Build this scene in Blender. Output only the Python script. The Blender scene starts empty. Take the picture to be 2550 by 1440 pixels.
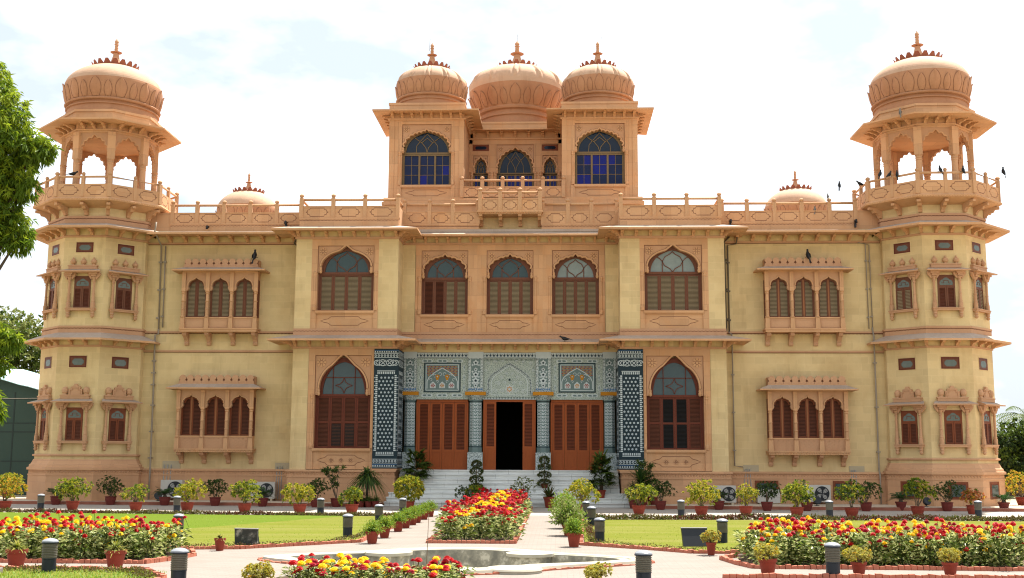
import bpy, math, random
from math import sin, cos, pi, radians, sqrt, atan2, exp
from mathutils import Vector, Matrix

S = bpy.context.scene
COL = S.collection
# ---------------------------------------------------------------- camera, sky, sun, exposure
cd = bpy.data.cameras.new('camera'); cam = bpy.data.objects.new('camera', cd); COL.objects.link(cam)
YAW, PITCH, ROLL, FPX = 0.0395569, 0.1452619, -0.0047505, 2870.36
fw = Vector((-sin(YAW)*cos(PITCH), cos(YAW)*cos(PITCH), sin(PITCH)))
rt = Vector((cos(YAW), sin(YAW), 0)); up = rt.cross(fw)
r2 = rt*cos(ROLL) - up*sin(ROLL); u2 = rt*sin(ROLL) + up*cos(ROLL)
m3 = Matrix((r2, u2, -fw)).transposed()
cam.matrix_world = Matrix.Translation((2.13425, -50.0, 2.0539)) @ m3.to_4x4()
cd.sensor_width = 36; cd.lens = FPX/2550*36; cd.clip_end = 3000; cd.clip_start = 0.1
S.camera = cam
SUN = Vector((0.28, 0.42, 1.0)).normalized()
W = bpy.data.worlds.new('World'); S.world = W; W.use_nodes = True
nt = W.node_tree; nt.nodes.clear()
def WN(t, **k):
    n = nt.nodes.new(t)
    for a, b in k.items(): setattr(n, a, b)
    return n
out = WN('ShaderNodeOutputWorld'); bg = WN('ShaderNodeBackground')
sky = WN('ShaderNodeTexSky', sky_type='NISHITA', sun_disc=False)
sky.sun_elevation = math.asin(SUN.z); sky.sun_rotation = atan2(SUN.x, SUN.y)
sky.air_density = 1.0; sky.dust_density = 3.0; sky.ozone_density = 1.0
tc = WN('ShaderNodeTexCoord'); mp = WN('ShaderNodeMapping'); mp.inputs['Scale'].default_value = (1.6, 1.6, 3.4)
mp.inputs['Location'].default_value = (0.35, 0.1, 0.2)
nz = WN('ShaderNodeTexNoise'); nz.inputs['Scale'].default_value = 2.6; nz.inputs['Detail'].default_value = 7; nz.inputs['Roughness'].default_value = .52
rp = WN('ShaderNodeValToRGB'); rp.color_ramp.elements[0].position = .43; rp.color_ramp.elements[1].position = .66
mx = WN('ShaderNodeMixRGB'); mx.inputs[2].default_value = (9.2, 9.4, 9.6, 1)
L = nt.links.new
L(tc.outputs['Generated'], mp.inputs[0]); L(mp.outputs[0], nz.inputs['Vector']); L(nz.outputs['Fac'], rp.inputs[0])
hz = WN('ShaderNodeMixRGB'); hz.inputs[0].default_value = .8; hz.inputs[2].default_value = (4.6, 5.1, 5.5, 1)
L(sky.outputs[0], hz.inputs[1]); L(hz.outputs[0], mx.inputs[1]); L(rp.outputs[0], mx.inputs[0])
L(mx.outputs[0], bg.inputs[0]); L(bg.outputs[0], out.inputs[0])
bg.inputs[1].default_value = 0.080
sl = bpy.data.lights.new('sun', 'SUN'); so = bpy.data.objects.new('sun', sl); COL.objects.link(so)
sl.energy = 5.0; sl.angle = radians(.55); sl.color = (1.0, .95, .86)
so.rotation_euler = SUN.to_track_quat('Z', 'Y').to_euler(); so.location = SUN*60
S.view_settings.view_transform = 'Standard'; S.view_settings.look = 'None'
S.view_settings.exposure = 1.32; S.view_settings.gamma = 1
S.render.engine = 'CYCLES'
cy = S.cycles; cy.max_bounces = 8; cy.diffuse_bounces = 4; cy.glossy_bounces = 3; cy.transmission_bounces = 4; cy.transparent_max_bounces = 4
cy.use_adaptive_sampling = True; cy.use_denoising = True; cy.filter_width = 1.15

# ---------------------------------------------------------------- mesh builder
class MB:
    def __init__(s): s.v = []; s.f = []; s.m = []; s.s = []; s.M = None
    def add(s, vs, fs, m=0, smooth=False):
        b = len(s.v)
        if s.M is not None: vs = [s.M @ Vector(p) for p in vs]
        s.v.extend([tuple(p) for p in vs])
        for f in fs:
            s.f.append([b+i for i in f]); s.m.append(m); s.s.append(smooth)
    def box(s, x0, x1, y0, y1, z0, z1, m=0):
        s.add([(x0,y0,z0),(x1,y0,z0),(x1,y1,z0),(x0,y1,z0),(x0,y0,z1),(x1,y0,z1),(x1,y1,z1),(x0,y1,z1)],
              [(0,1,5,4),(1,2,6,5),(2,3,7,6),(3,0,4,7),(4,5,6,7),(3,2,1,0)], m)
    def bevbox(s, x0, x1, y0, y1, z0, z1, c, m=0):
        s.prism([(x0+c,z0),(x1-c,z0),(x1,z0+c),(x1,z1-c),(x1-c,z1),(x0+c,z1),(x0,z1-c),(x0,z0+c)], y0, y1, m)
    def prism(s, poly, y0, y1, m=0):            # poly in (x, z), front at y0
        n = len(poly)
        vs = [(x,y0,z) for x,z in poly] + [(x,y1,z) for x,z in poly]
        a = sum(poly[i][0]*poly[(i+1)%n][1]-poly[(i+1)%n][0]*poly[i][1] for i in range(n))
        o = list(range(n)) if a > 0 else list(range(n))[::-1]
        fs = [tuple(o), tuple(n+i for i in o[::-1])]
        for k in range(n):
            i, j = o[k], o[(k+1)%n]; fs.append((j, i, n+i, n+j))
        s.add(vs, fs, m)
    def slab(s, poly, z0, z1, m=0, sm=None):    # poly in (x, y) counter-clockwise
        n = len(poly)
        a = sum(poly[i][0]*poly[(i+1)%n][1]-poly[(i+1)%n][0]*poly[i][1] for i in range(n))
        if a < 0: poly = poly[::-1]
        vs = [(x,y,z0) for x,y in poly] + [(x,y,z1) for x,y in poly]
        s.add(vs, [tuple(range(n, 2*n))], m)
        s.add(vs, [tuple(range(n))[::-1]] + [(i,(i+1)%n,n+(i+1)%n,n+i) for i in range(n)], m if sm is None else sm)
    def lathe(s, prof, n=16, cx=0, cy=0, m=0, smooth=True, a0=0.0, mod=None, top=True, bot=True, ms=None):
        vs = []
        for r, z in prof:
            for k in range(n):
                a = a0 + 2*pi*k/n; q = r*(mod(a, z) if mod else 1)
                vs.append((cx+q*cos(a), cy+q*sin(a), z))
        for j in range(len(prof)-1):
            fs = [(j*n+k, j*n+(k+1)%n, (j+1)*n+(k+1)%n, (j+1)*n+k) for k in range(n)]
            s.add(vs[j*n:(j+2)*n], [tuple(i-j*n for i in f) for f in fs], ms[j] if ms else m, smooth)
        if top and prof[-1][0] > 1e-3: s.add(vs[-n:], [tuple(range(n))], m)
        if bot and prof[0][0] > 1e-3: s.add(vs[:n], [tuple(range(n))[::-1]], m)
    def tube(s, pts, r, n=6, m=0, r1=None, closed=False):
        pts = [Vector(p) for p in pts]; N = len(pts); vs = []; r1 = r if r1 is None else r1
        for i, p in enumerate(pts):
            a = pts[(i-1)%N] if (i or closed) else p; b = pts[(i+1)%N] if (i < N-1 or closed) else p
            t = (b-a).normalized()
            x = t.cross(Vector((0,1,0)) if abs(t.y) < .9 else Vector((1,0,0))).normalized(); y = x.cross(t)
            q = r + (r1-r)*i/max(1, N-1)
            for k in range(n): vs.append(p + x*q*cos(2*pi*k/n+pi/n) + y*q*sin(2*pi*k/n+pi/n))
        fs = []
        for i in range(N if closed else N-1):
            for k in range(n): fs.append((i*n+k, ((i+1)%N)*n+k, ((i+1)%N)*n+(k+1)%n, i*n+(k+1)%n))
        if not closed: fs += [tuple(range(n))[::-1][::-1], tuple(range((N-1)*n, N*n))[::-1]]
        s.add(vs, fs, m, n > 5)
    def strip(s, pts, y, w, t, m=0, closed=False):   # thin band of width w along (x,z) points, proud of y by t
        N = len(pts); L_ = []; R_ = []
        for i in range(N):
            a = pts[(i-1)%N] if (i or closed) else pts[i]; b = pts[(i+1)%N] if (i < N-1 or closed) else pts[i]
            dx, dz = b[0]-a[0], b[1]-a[1]; l = sqrt(dx*dx+dz*dz) or 1
            nx, nz_ = -dz/l*w/2, dx/l*w/2
            L_.append((pts[i][0]+nx, pts[i][1]+nz_)); R_.append((pts[i][0]-nx, pts[i][1]-nz_))
        vs = [(x,y-t,z) for x,z in L_]+[(x,y-t,z) for x,z in R_]+[(x,y,z) for x,z in L_]+[(x,y,z) for x,z in R_]
        fs = []
        for i in range(N if closed else N-1):
            j = (i+1) % N
            fs += [(i,N+i,N+j,j), (2*N+i,i,j,2*N+j), (N+i,3*N+i,3*N+j,N+j)]
        s.add(vs, fs, m)
    def leaf(s, p, d, l, w, m=0, nrm=None, bend=0.0):
        d = d.normalized(); u = nrm or Vector((0,0,1))
        t = d.cross(u)
        if t.length < 1e-3: t = d.cross(Vector((1,0,0)))
        t.normalize(); n_ = t.cross(d)
        mid = p + d*l*.45 + n_*(w*.12); tip = p + d*l + Vector((0,0,-bend*l))
        s.add([p, mid+t*w*.5, tip, mid-t*w*.5], [(0,1,2),(0,2,3)], m)
    def blade(s, p, d, l, w, bend=.5, m=0, seg=4):
        d = d.normalized(); t = d.cross(Vector((0,0,1)))
        if t.length < 1e-2: t = Vector((1,0,0))
        t.normalize(); vs = []
        for i in range(seg+1):
            q = i/seg; c = p + d*l*q + Vector((0,0,-bend*l*q*q)); h = w*.5*(1-q**1.6) + .002
            vs += [c+t*h, c-t*h]
        s.add(vs, [(2*i,2*i+1,2*i+3,2*i+2) for i in range(seg)], m, True)
    def mesh(s, name, mats):
        me = bpy.data.meshes.new(name); me.from_pydata(s.v, [], s.f)
        for q in mats: me.materials.append(M[q])
        me.polygons.foreach_set('material_index', s.m); me.polygons.foreach_set('use_smooth', s.s)
        uv = me.uv_layers.new(name='uv'); me.calc_loop_triangles()
        co = [0.0]*(2*len(me.loops)); V = s.v
        for p in me.polygons:
            n = p.normal
            if abs(n.z) > .75: a, b = Vector((1,0,0)), Vector((0,1,0))
            else:
                a = Vector((-n.y, n.x, 0)); a.normalize(); b = Vector((0,0,1))
            for li in p.loop_indices:
                q = V[me.loops[li].vertex_index]
                co[2*li] = q[0]*a.x+q[1]*a.y; co[2*li+1] = q[0]*b.x+q[1]*b.y+q[2]*b.z
        uv.data.foreach_set('uv', co); me.update()
        return me
    def build(s, name, mats, parent=None, loc=(0,0,0), rz=0.0):
        return place(name, s.mesh(name, mats), parent, loc, rz)

def place(name, me, parent=None, loc=(0,0,0), rz=0.0, sc=1.0):
    o = bpy.data.objects.new(name, me); COL.objects.link(o); o.location = loc; o.rotation_euler = (0,0,rz)
    if sc != 1.0: o.scale = (sc,)*3 if not isinstance(sc, tuple) else sc
    if parent: o.parent = parent
    return o
def tag(o, label=None, cat=None, group=None, kind=None):
    if label: o['label'] = label
    if cat: o['category'] = cat
    if group: o['group'] = group
    if kind: o['kind'] = kind
    return o
def empty(name, loc, label, cat, group=None, rz=0.0, sc=1.0):
    o = bpy.data.objects.new(name, None); COL.objects.link(o); o.location = loc; o.rotation_euler = (0,0,rz)
    o.empty_display_size = .2; o.scale = (sc,)*3 if not isinstance(sc, tuple) else sc
    return tag(o, label, cat, group)
CACHE = {}
def cached(key, fn):
    if key not in CACHE: CACHE[key] = fn()
    return CACHE[key]

# ---------------------------------------------------------------- materials
M = {}
class NB:                                         # small node helper
    def __init__(s, name):
        s.mat = bpy.data.materials.new(name); s.mat.use_nodes = True; s.nt = s.mat.node_tree
        s.b = s.nt.nodes['Principled BSDF']; M[name] = s.mat
    def n(s, t, ins=None, **k):
        q = s.nt.nodes.new(t)
        for a, b in k.items(): setattr(q, a, b)
        for a, b in (ins or {}).items():
            if hasattr(b, 'default_value') and hasattr(b, 'is_linked'): s.nt.links.new(b, q.inputs[a])
            else: q.inputs[a].default_value = b
        return q
    def l(s, a, b): s.nt.links.new(a, b)
    def coord(s, which='UV', scale=(1,1,1)):
        t = s.n('ShaderNodeTexCoord'); mm = s.n('ShaderNodeMapping', {'Scale': scale}); s.l(t.outputs[which], mm.inputs[0]); return mm.outputs[0]
    def ramp(s, fac, stops):
        r = s.n('ShaderNodeValToRGB', {0: fac}); e = r.color_ramp.elements
        while len(e) < len(stops): e.new(.5)
        for i, (p, c) in enumerate(stops): e[i].position = p; e[i].color = (*c, 1) if len(c) == 3 else c
        return r.outputs[0]
    def noise(s, vec, sc, det=5, ro=.55): return s.n('ShaderNodeTexNoise', {'Vector': vec, 'Scale': sc, 'Detail': det, 'Roughness': ro}).outputs['Fac']
    def mix(s, fac, a, b, mode='MIX'):
        q = s.n('ShaderNodeMixRGB', blend_type=mode)
        for i, x in ((0, fac), (1, a), (2, b)):
            if isinstance(x, (int, float)): q.inputs[i].default_value = x
            elif isinstance(x, tuple): q.inputs[i].default_value = (*x, 1) if len(x) == 3 else x
            else: s.l(x, q.inputs[i])
        return q.outputs[0]
    def col(s, c):
        if isinstance(c, tuple): s.b.inputs['Base Color'].default_value = (*c, 1)
        else: s.l(c, s.b.inputs['Base Color'])
    def bump(s, h, st=.3, d=.02):
        q = s.n('ShaderNodeBump', {'Height': h, 'Strength': st, 'Distance': d}); s.l(q.outputs[0], s.b.inputs['Normal'])
    def rough(s, v): s.b.inputs['Roughness'].default_value = v

def stone(name, c, bw, bh, var=.12, mort=None, mv=.5, stain=(.55,.45,.35), st=.35, bumpd=.008, ms=.012, warm=None):
    q = NB(name); uv = q.coord('UV'); ob = q.coord('Object')
    br = q.n('ShaderNodeTexBrick', {'Vector': uv, 'Scale': 1.0, 'Mortar Size': ms, 'Mortar Smooth': .3, 'Brick Width': bw, 'Row Height': bh, 'Bias': 0.0,
             'Color1': (*[x*(1-var) for x in c], 1), 'Color2': (*[min(1, x*(1+var)) for x in c], 1), 'Mortar': (*(mort or [x*.8 for x in c]), 1)}, offset=.5)
    n1 = q.noise(ob, .55, 6, .6); n2 = q.noise(ob, 7.0, 6, .65); n3 = q.noise(q.coord('Object', (2.2, 2.2, .28)), 1.3, 5, .6)
    plain = q.mix(n2, tuple(x*(1-var*.6) for x in c), tuple(min(1, x*(1+var*.7)) for x in c))
    a = q.mix(mv, plain, br.outputs['Color'])
    if warm: a = q.mix(q.ramp(q.noise(ob, .9, 4, .6), [(.52, (0,0,0)), (.68, (.6,.6,.6))]), a, warm)
    d = q.ramp(n1, [(.45, (0,0,0)), (.75, (1,1,1))]); d2 = q.ramp(n3, [(.55, (0,0,0)), (.8, (1,1,1))])
    a = q.mix(q.n('ShaderNodeMath', {0: d, 1: st}, operation='MULTIPLY').outputs[0], a, q.mix(1.0, a, stain, 'MULTIPLY'))
    a = q.mix(q.n('ShaderNodeMath', {0: d2, 1: st*.8}, operation='MULTIPLY').outputs[0], a, q.mix(1.0, a, (.62,.56,.5), 'MULTIPLY'))
    fine = q.noise(ob, 45, 3, .6); a = q.mix(.10, a, fine, 'OVERLAY')
    q.col(a); q.rough(.85); q.bump(q.mix(.5, br.outputs['Fac'], n2), .25, bumpd); return q
stone('yellow_stone', (.60,.445,.225), .62, .31, .10, (.65,.49,.26), .65, (.66,.55,.44), .62)
stone('pink_stone', (.53,.295,.150), 1.3, .62, .16, (.34,.17,.085), .6, (.78,.66,.55), .5, warm=(.55,.265,.11), ms=.008)
stone('plinth_stone', (.52,.285,.150), 1.15, .46, .15, (.36,.19,.12), .6, (.8,.7,.6), .4, ms=.007)
stone('carved_stone', (.48,.265,.145), 5, 5, .1, None, .1, (.75,.62,.5), .5)
stone('crown_stone', (.27,.085,.045), 5, 5, .1, None, 0)
stone('dome_stone_shaded', (.40,.195,.098), 5, 5, .16, None, .1, (.7,.58,.48), .7)  # darker copy of the dome stone, shade put into its colour
stone('dome_stone_lit', (.49,.315,.205), 5, 5, .13, None, .1, (.74,.64,.55), .75)  # paler copy of the dome stone, sunlight put into its colour
stone('eave_top', (.40,.31,.24), .8, .7, .12, (.5,.42,.34), .4, (.6,.55,.5), .5)
stone('groove_shade', (.19,.080,.040), 5, 5, .1, None, 0)  # dark strips paint in the shade and dirt of incised lines
def arabesque(name, base, fig, s1, s2, mixv=.55):
    q = NB(name); uv = q.coord('UV')
    v = q.n('ShaderNodeTexVoronoi', {'Vector': uv, 'Scale': s1}, feature='DISTANCE_TO_EDGE', voronoi_dimensions='2D').outputs['Distance']
    w = q.n('ShaderNodeTexVoronoi', {'Vector': uv, 'Scale': s2}, feature='F1', voronoi_dimensions='2D').outputs['Distance']
    a = q.ramp(v, [(.05, (1,1,1)), (.12, (0,0,0))]); b = q.ramp(w, [(.22, (1,1,1)), (.32, (0,0,0)), (.5, (.1,.1,.1)), (.58, (.8,.8,.8))])
    f = q.mix(1.0, a, b, 'LIGHTEN'); q.col(q.mix(f, base, fig)); q.rough(.4); q.b.inputs['Specular IOR Level'].default_value = .2; q.bump(f, .2, .004)
arabesque('tile_fine', (.03,.052,.058), (.45,.50,.48), 9, 13)
arabesque('tile_grey', (.085,.125,.115), (.44,.49,.43), 12, 18)
arabesque('tile_bold', (.03,.06,.075), (.62,.68,.68), 7, 6)
def plain(name, c, r=.6, var=.1, sc=8.0, metal=0.0, bump=.0, sp=.3):
    q = NB(name); ob = q.coord('Object'); n = q.noise(ob, sc, 5, .6)
    q.col(q.mix(n, tuple(x*(1-var) for x in c), tuple(min(1, x*(1+var)) for x in c))); q.rough(r); q.b.inputs['Metallic'].default_value = metal; q.b.inputs['Specular IOR Level'].default_value = sp
    if bump: q.bump(n, bump, .01)
    return q
plain('tile_navy', (.016,.030,.038), .5, .25, sp=.12); plain('tile_white', (.45,.50,.505), .4, .15, sp=.2); plain('tile_blue', (.05,.14,.30), .3, .2)
plain('tile_ochre', (.42,.17,.012), .4, .15, sp=.1); plain('tile_amber', (.42,.18,.012), .4, .25, sp=.1); plain('tile_red', (.26,.035,.015), .4, .2, sp=.1)
plain('tile_teal', (.12,.17,.165), .4, .15, sp=.2)
def wood(name, c, var=.25, r=.5):
    q = NB(name); n = q.noise(q.coord('Object', (14,14,1.2)), 2.2, 6, .6); n2 = q.noise(q.coord('Object'), 1.4, 3)
    a = q.mix(n, tuple(x*(1-var) for x in c), tuple(x*(1+var) for x in c)); a = q.mix(n2, a, q.mix(1.0, a, (.7,.66,.62), 'MULTIPLY')); q.col(a); q.rough(r); q.bump(n, .15, .004); q.b.inputs['Specular IOR Level'].default_value = .18
wood('wood_dark', (.135,.032,.016)); wood('wood_red', (.20,.055,.022)); wood('wood_door', (.33,.078,.018)); wood('wood_slat', (.12,.038,.019))
wood('slat_door', (.16,.036,.011)); wood('slat_dusty', (.30,.225,.13)); wood('wood_dusty', (.16,.060,.032)); wood('wood_olive', (.20,.135,.065)); wood('dark_gap', (.012,.010,.009)); wood('wood_light', (.30,.12,.05))  # the near-black one paints the dark seen through open louvres and gaps
def glass(name, c, r=.08, sp=.5):
    q = plain(name, c, r, .3, 3.0); q.b.inputs['Specular IOR Level'].default_value = sp; q.bump(q.noise(q.coord('Object'), 2.0, 2), .04, .02)
glass('glass_teal', (.035,.060,.062), .12, .35); glass('glass_grey', (.20,.235,.22), .2, .3); glass('glass_small', (.10,.12,.10), .15, .4); glass('glass_navy', (.008,.016,.034), .12, .25)
glass('glass_blue_backlit', (.004,.008,.15), .15, .2); glass('glass_blue_dim', (.006,.012,.050), .15, .2)  # the brighter blue paints in light coming through from behind
q = NB('marble'); ob = q.coord('Object'); n1 = q.noise(ob, 1.1, 8, .7); n2 = q.noise(q.coord('Object', (.6, 1, 4)), 2.0, 6, .65)
br = q.n('ShaderNodeTexBrick', {'Vector': q.coord('UV'), 'Scale': 1.0, 'Mortar Size': .008, 'Brick Width': 1.1, 'Row Height': .19, 'Color1': (.66,.67,.64,1), 'Color2': (.78,.78,.74,1), 'Mortar': (.28,.28,.27,1)})
q.col(q.mix(q.ramp(n1, [(.4,(0,0,0)),(.62,(.7,.7,.7))]), q.mix(q.ramp(n2, [(.5,(0,0,0)),(.7,(.6,.6,.6))]), br.outputs['Color'], (.36,.38,.38)), (.68,.68,.65))); q.rough(.45)
plain('marble_rim', (.42,.385,.30), .7, .2, 3.0, sp=.15)
plain('hall_shade', (.006,.005,.004), 1.0, .1, sp=0)  # near-black, the unlit hall's shade put into the wall colour
q = NB('basin_wall'); ob = q.coord('Object'); n1 = q.noise(ob, 3.5, 6, .65)
q.col(q.ramp(n1, [(.40, (.17,.16,.125)), (.55, (.30,.275,.21)), (.62, (.52,.48,.38))])); q.rough(.8)
plain('terracotta', (.23,.036,.018), .7, .2, 9.0, bump=.2); plain('terracotta_dark', (.15,.024,.017), .7, .2, 9.0, bump=.2); plain('soil', (.06,.035,.02), .95, .4, 30, bump=.5)
plain('black_plastic', (.014,.016,.020), .4, .2); plain('white_metal', (.46,.43,.38), .45, .06); plain('grey_metal', (.30,.29,.27), .45, .1); plain('pipe_grey', (.27,.22,.17), .55, .15); plain('pipe_dark', (.10,.075,.05), .6, .2)
plain('lens_grey', (.12,.11,.082), .4, .1); plain('cap_grey', (.25,.265,.29), .35, .08); plain('navy_paint', (.012,.018,.026), .35, .2)
plain('tarp_green', (.032,.060,.050), .8, .18, .5); plain('tarp_seam', (.022,.036,.034), .8, .1); plain('roof_blue', (.42,.62,.66), .5, .06); plain('patch_grey', (.40,.33,.22), .9, .1)
plain('bird_black', (.010,.010,.011), .5, .3); plain('bird_grey', (.16,.14,.12), .6, .2); q = NB('rust_panel'); q.col(q.ramp(q.noise(q.coord('Object'), 5.0, 5, .6), [(.48,(.03,.032,.03)),(.56,(.10,.10,.09)),(.60,(.30,.28,.25))])); q.rough(.7); plain('car_silver', (.5,.5,.52), .25, .05, metal=.5)
plain('bark', (.085,.06,.04), .9, .35, 6.0, bump=.6); plain('twig', (.16,.11,.07), .85, .25, 12); plain('cement', (.50,.40,.28), .9, .15, 2.0); plain('boundary_wall', (.13,.085,.06), .9, .2, 1.0)
plain('brick_edge', (.42,.14,.085), .85, .3, 6.0, bump=.3)
def leafmat(name, c, var=.35, tr=.38, r=.55):
    q = NB(name); n = q.noise(q.coord('Object'), 2.5, 3); n2 = q.noise(q.coord('Object'), 37, 2)
    a = q.mix(n2, tuple(x*(1-var) for x in c), tuple(min(1, x*(1+var)) for x in c)); a = q.mix(n, a, q.mix(1.0, a, (1.15,1.0,.8), 'MULTIPLY'))
    q.col(a); q.rough(r); q.b.inputs['Specular IOR Level'].default_value = .22
    t = q.n('ShaderNodeBsdfTranslucent'); q.l(a, t.inputs[0])
    ms_ = q.n('ShaderNodeMixShader', {0: tr}); q.l(q.b.outputs[0], ms_.inputs[1]); q.l(t.outputs[0], ms_.inputs[2])
    q.l(ms_.outputs[0], q.nt.nodes['Material Output'].inputs[0])
leafmat('leaf_yellow', (.37,.35,.035)); leafmat('leaf_lime', (.22,.275,.022)); leafmat('leaf_gold', (.46,.30,.035)); leafmat('leaf_mid', (.085,.14,.022)); leafmat('leaf_dark', (.050,.085,.022)); leafmat('leaf_deep', (.024,.048,.015))
leafmat('leaf_cycad', (.030,.075,.018)); leafmat('leaf_orange', (.40,.13,.05)); leafmat('leaf_fern', (.15,.27,.030)); leafmat('leaf_sage', (.20,.24,.075)); leafmat('leaf_spider', (.36,.36,.10)); leafmat('leaf_zinnia', (.13,.195,.035)); leafmat('leaf_zinnia_light', (.40,.46,.20), r=.35)
leafmat('leaf_maroon', (.085,.035,.018)); leafmat('leaf_olive', (.10,.085,.025)); leafmat('leaf_mango', (.10,.175,.014), .4, .5); leafmat('leaf_mango_lit', (.24,.33,.022), .3, .5); leafmat('leaf_grey', (.13,.15,.055))
leafmat('petal_red', (.58,.008,.012), .2, .5); leafmat('petal_crimson', (.38,.006,.026), .2, .5); leafmat('petal_yellow', (.92,.70,.006), .12, .5); leafmat('petal_orange', (.88,.50,.006), .12, .5)
# ground materials
q = NB('paving'); ob = q.coord('Object')
br = q.n('ShaderNodeTexBrick', {'Vector': q.coord('Object'), 'Scale': 1.0, 'Mortar Size': .006, 'Brick Width': .22, 'Row Height': .11, 'Color1': (.20,.168,.144,1), 'Color2': (.235,.199,.171,1), 'Mortar': (.105,.083,.067,1)})
n = q.noise(ob, .5, 6, .6); n2 = q.noise(ob, 3.0, 6, .7); n3 = q.noise(q.coord('Object', (.5,1.6,1)), .9, 6, .65)
q.col(q.mix(q.ramp(n3, [(.45,(0,0,0)),(.72,(.55,.55,.55))]), q.mix(q.ramp(n2, [(.45,(0,0,0)),(.75,(.5,.5,.5))]), q.mix(n, br.outputs['Color'], (.222,.185,.158)), (.178,.146,.12)), (.145,.112,.09))); q.rough(.9)
q = NB('road_concrete'); ob = q.coord('Object'); q.col(q.mix(q.noise(ob, .6, 6, .65), (.27,.235,.195), (.37,.325,.28))); q.rough(.9); q.bump(q.noise(ob, 20, 4), .2, .01)
q = NB('dry_ground'); ob = q.coord('Object'); q.col(q.mix(q.noise(ob, .2, 6, .65), (.30,.23,.15), (.42,.34,.24))); q.rough(.95)
q = NB('ledge_concrete'); ob = q.coord('Object'); q.col(q.mix(q.noise(ob, .9, 6, .65), (.40,.32,.23), (.55,.45,.34))); q.rough(.9)
plain('kerb_red', (.30,.105,.065), .85, .3, 3.0)
q = NB('lawn'); ob = q.coord('Object'); n = q.noise(ob, 60, 4, .7); n2 = q.noise(q.coord('Object', (.16,.7,1)), 1.2, 5, .6)
sx = q.n('ShaderNodeSeparateXYZ', {0: ob})
a = q.mix(n, (.102,.122,.018), (.152,.160,.028)); a = q.mix(q.ramp(n2, [(.4,(0,0,0)),(.7,(.8,.8,.8))]), a, (.178,.166,.052)); q.b.inputs['Specular IOR Level'].default_value = .0
# an unmown, greener wedge on the left lawn: left of the line from (-7.5,-17) to (-5.2,-9.5)
mm = q.n('ShaderNodeMath', {0: sx.outputs['X'], 1: 1.0}, operation='MULTIPLY').outputs[0]
yy = q.n('ShaderNodeMath', {0: sx.outputs['Y'], 1: .42}, operation='MULTIPLY').outputs[0]
dd = q.n('ShaderNodeMath', {0: yy, 1: mm}, operation='SUBTRACT').outputs[0]
msk = q.n('ShaderNodeMapRange', {0: dd, 1: .9, 2: 1.1, 3: 0.0, 4: .8}).outputs[0]
a = q.mix(msk, a, q.mix(n, (.066,.118,.013), (.105,.150,.019))); q.col(a); q.rough(.9); q.bump(n, .5, .03)
# ---------------------------------------------------------------- the setting: ground, road, ledges, lawns
def sheet(name, poly, z, mat, kind='structure', th=None):
    mb = MB(); mb.slab(poly, z-(th or .3), z, 0)
    o = mb.build(name, [mat]); return tag(o, kind=kind)
mb = MB()
for x0, x1, y0, y1 in ((-600,-26,-300,900),(26,600,-300,900),(-26,26,-300,-40),(-26,26,-5.7,900)): mb.add([(x0,y0,-.012),(x1,y0,-.012),(x1,y1,-.012),(x0,y1,-.012)], [(0,1,2,3)])
tag(mb.build('ground', ['dry_ground']), kind='structure')
FC = (.08,-26.45)
half = [(3.86,.0),(3.62,-.42),(3.05,-.88),(2.4,-1.28),(1.95,-1.62),(1.55,-2.05),(1.0,-2.45),(.5,-2.66),(0,-2.72)]
def outline(k):
    q = [(x, -y) for x, y in half]; q = q+[(-x, y) for x, y in q[::-1][1:]]; q = q+[(x, -y) for x, y in q[::-1][1:-1]]
    res = []; n = len(q)
    for i in range(n):
        for t in (0, .25, .5, .75):
            p0, p1, p2, p3 = (q[(i+j-1) % n] for j in range(4)); c = lambda a: .5*((2*p1[a])+(-p0[a]+p2[a])*t+(2*p0[a]-5*p1[a]+4*p2[a]-p3[a])*t*t+(-p0[a]+3*p1[a]-3*p2[a]+p3[a])*t**3)
            x, y = c(0), c(1); l = sqrt(x*x+y*y); res.append((FC[0]+x*(1-k/l), FC[1]+y*(1-k/l)))
    return res
mb = MB(); IN = outline(.2); n = len(IN); OU = []          # paving with a hole for the fountain basin
for x, y in IN:
    dx, dy = x-FC[0], y-FC[1]; k = min(26/abs(dx) if dx else 1e9, ((-5.6-FC[1])/dy if dy > 0 else (-40-FC[1])/dy) if dy else 1e9); OU.append((FC[0]+dx*k, FC[1]+dy*k))
mb.add([(x,y,0) for x,y in IN]+[(x,y,0) for x,y in OU], [(i,n+i,n+(i+1)%n,(i+1)%n) if True else 0 for i in range(n)])
for cx_, cy_ in ((26,-5.6),(-26,-5.6),(26,-40),(-26,-40)):
    ang = lambda p: atan2(p[1]-FC[1], p[0]-FC[0]); t = ang((cx_,cy_))
    i = min(range(n), key=lambda i: (t-ang(OU[i])) % (2*pi)); mb.add([(*OU[i],0),(cx_,cy_,0),(*OU[(i+1)%n],0)], [(0,1,2)])
tag(mb.build('garden_path', ['paving']), kind='structure')
sheet('road', [(-26,-10.6),(-3.1,-9.6),(-3.1,-8.0),(3.2,-8.0),(3.2,-10.6),(26,-11),(26,3),(-26,3)], 0.004, 'road_concrete', th=.012)
LE = [[(-24,-1.05),(-12,-1.2),(-5.35,-1.65),(-5.35,1.0),(-24,3.4)], [(5.35,-1.75),(14,-2.0),(24,-2.45),(24,3.4),(5.35,1.0)]]
for poly in LE:
    mb = MB(); mb.slab(poly, -.05, .135, 0, 1); tag(mb.build('walkway', ['ledge_concrete', 'kerb_red']), kind='structure')
LAWN_L = [(-30,-8.0),(-9,-9.3),(-3.35,-9.4),(-2.95,-10),(-2.72,-21.55),(-2.95,-21.75),(-4.97,-23.8),(-6.2,-24.0),(-30,-24.0)]
LAWN_R = [(30,-9.6),(9,-10.3),(3.55,-10.7),(3.0,-11.4),(2.78,-21.9),(4.17,-23.05),(5.1,-24.0),(30,-24.0)]
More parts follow.
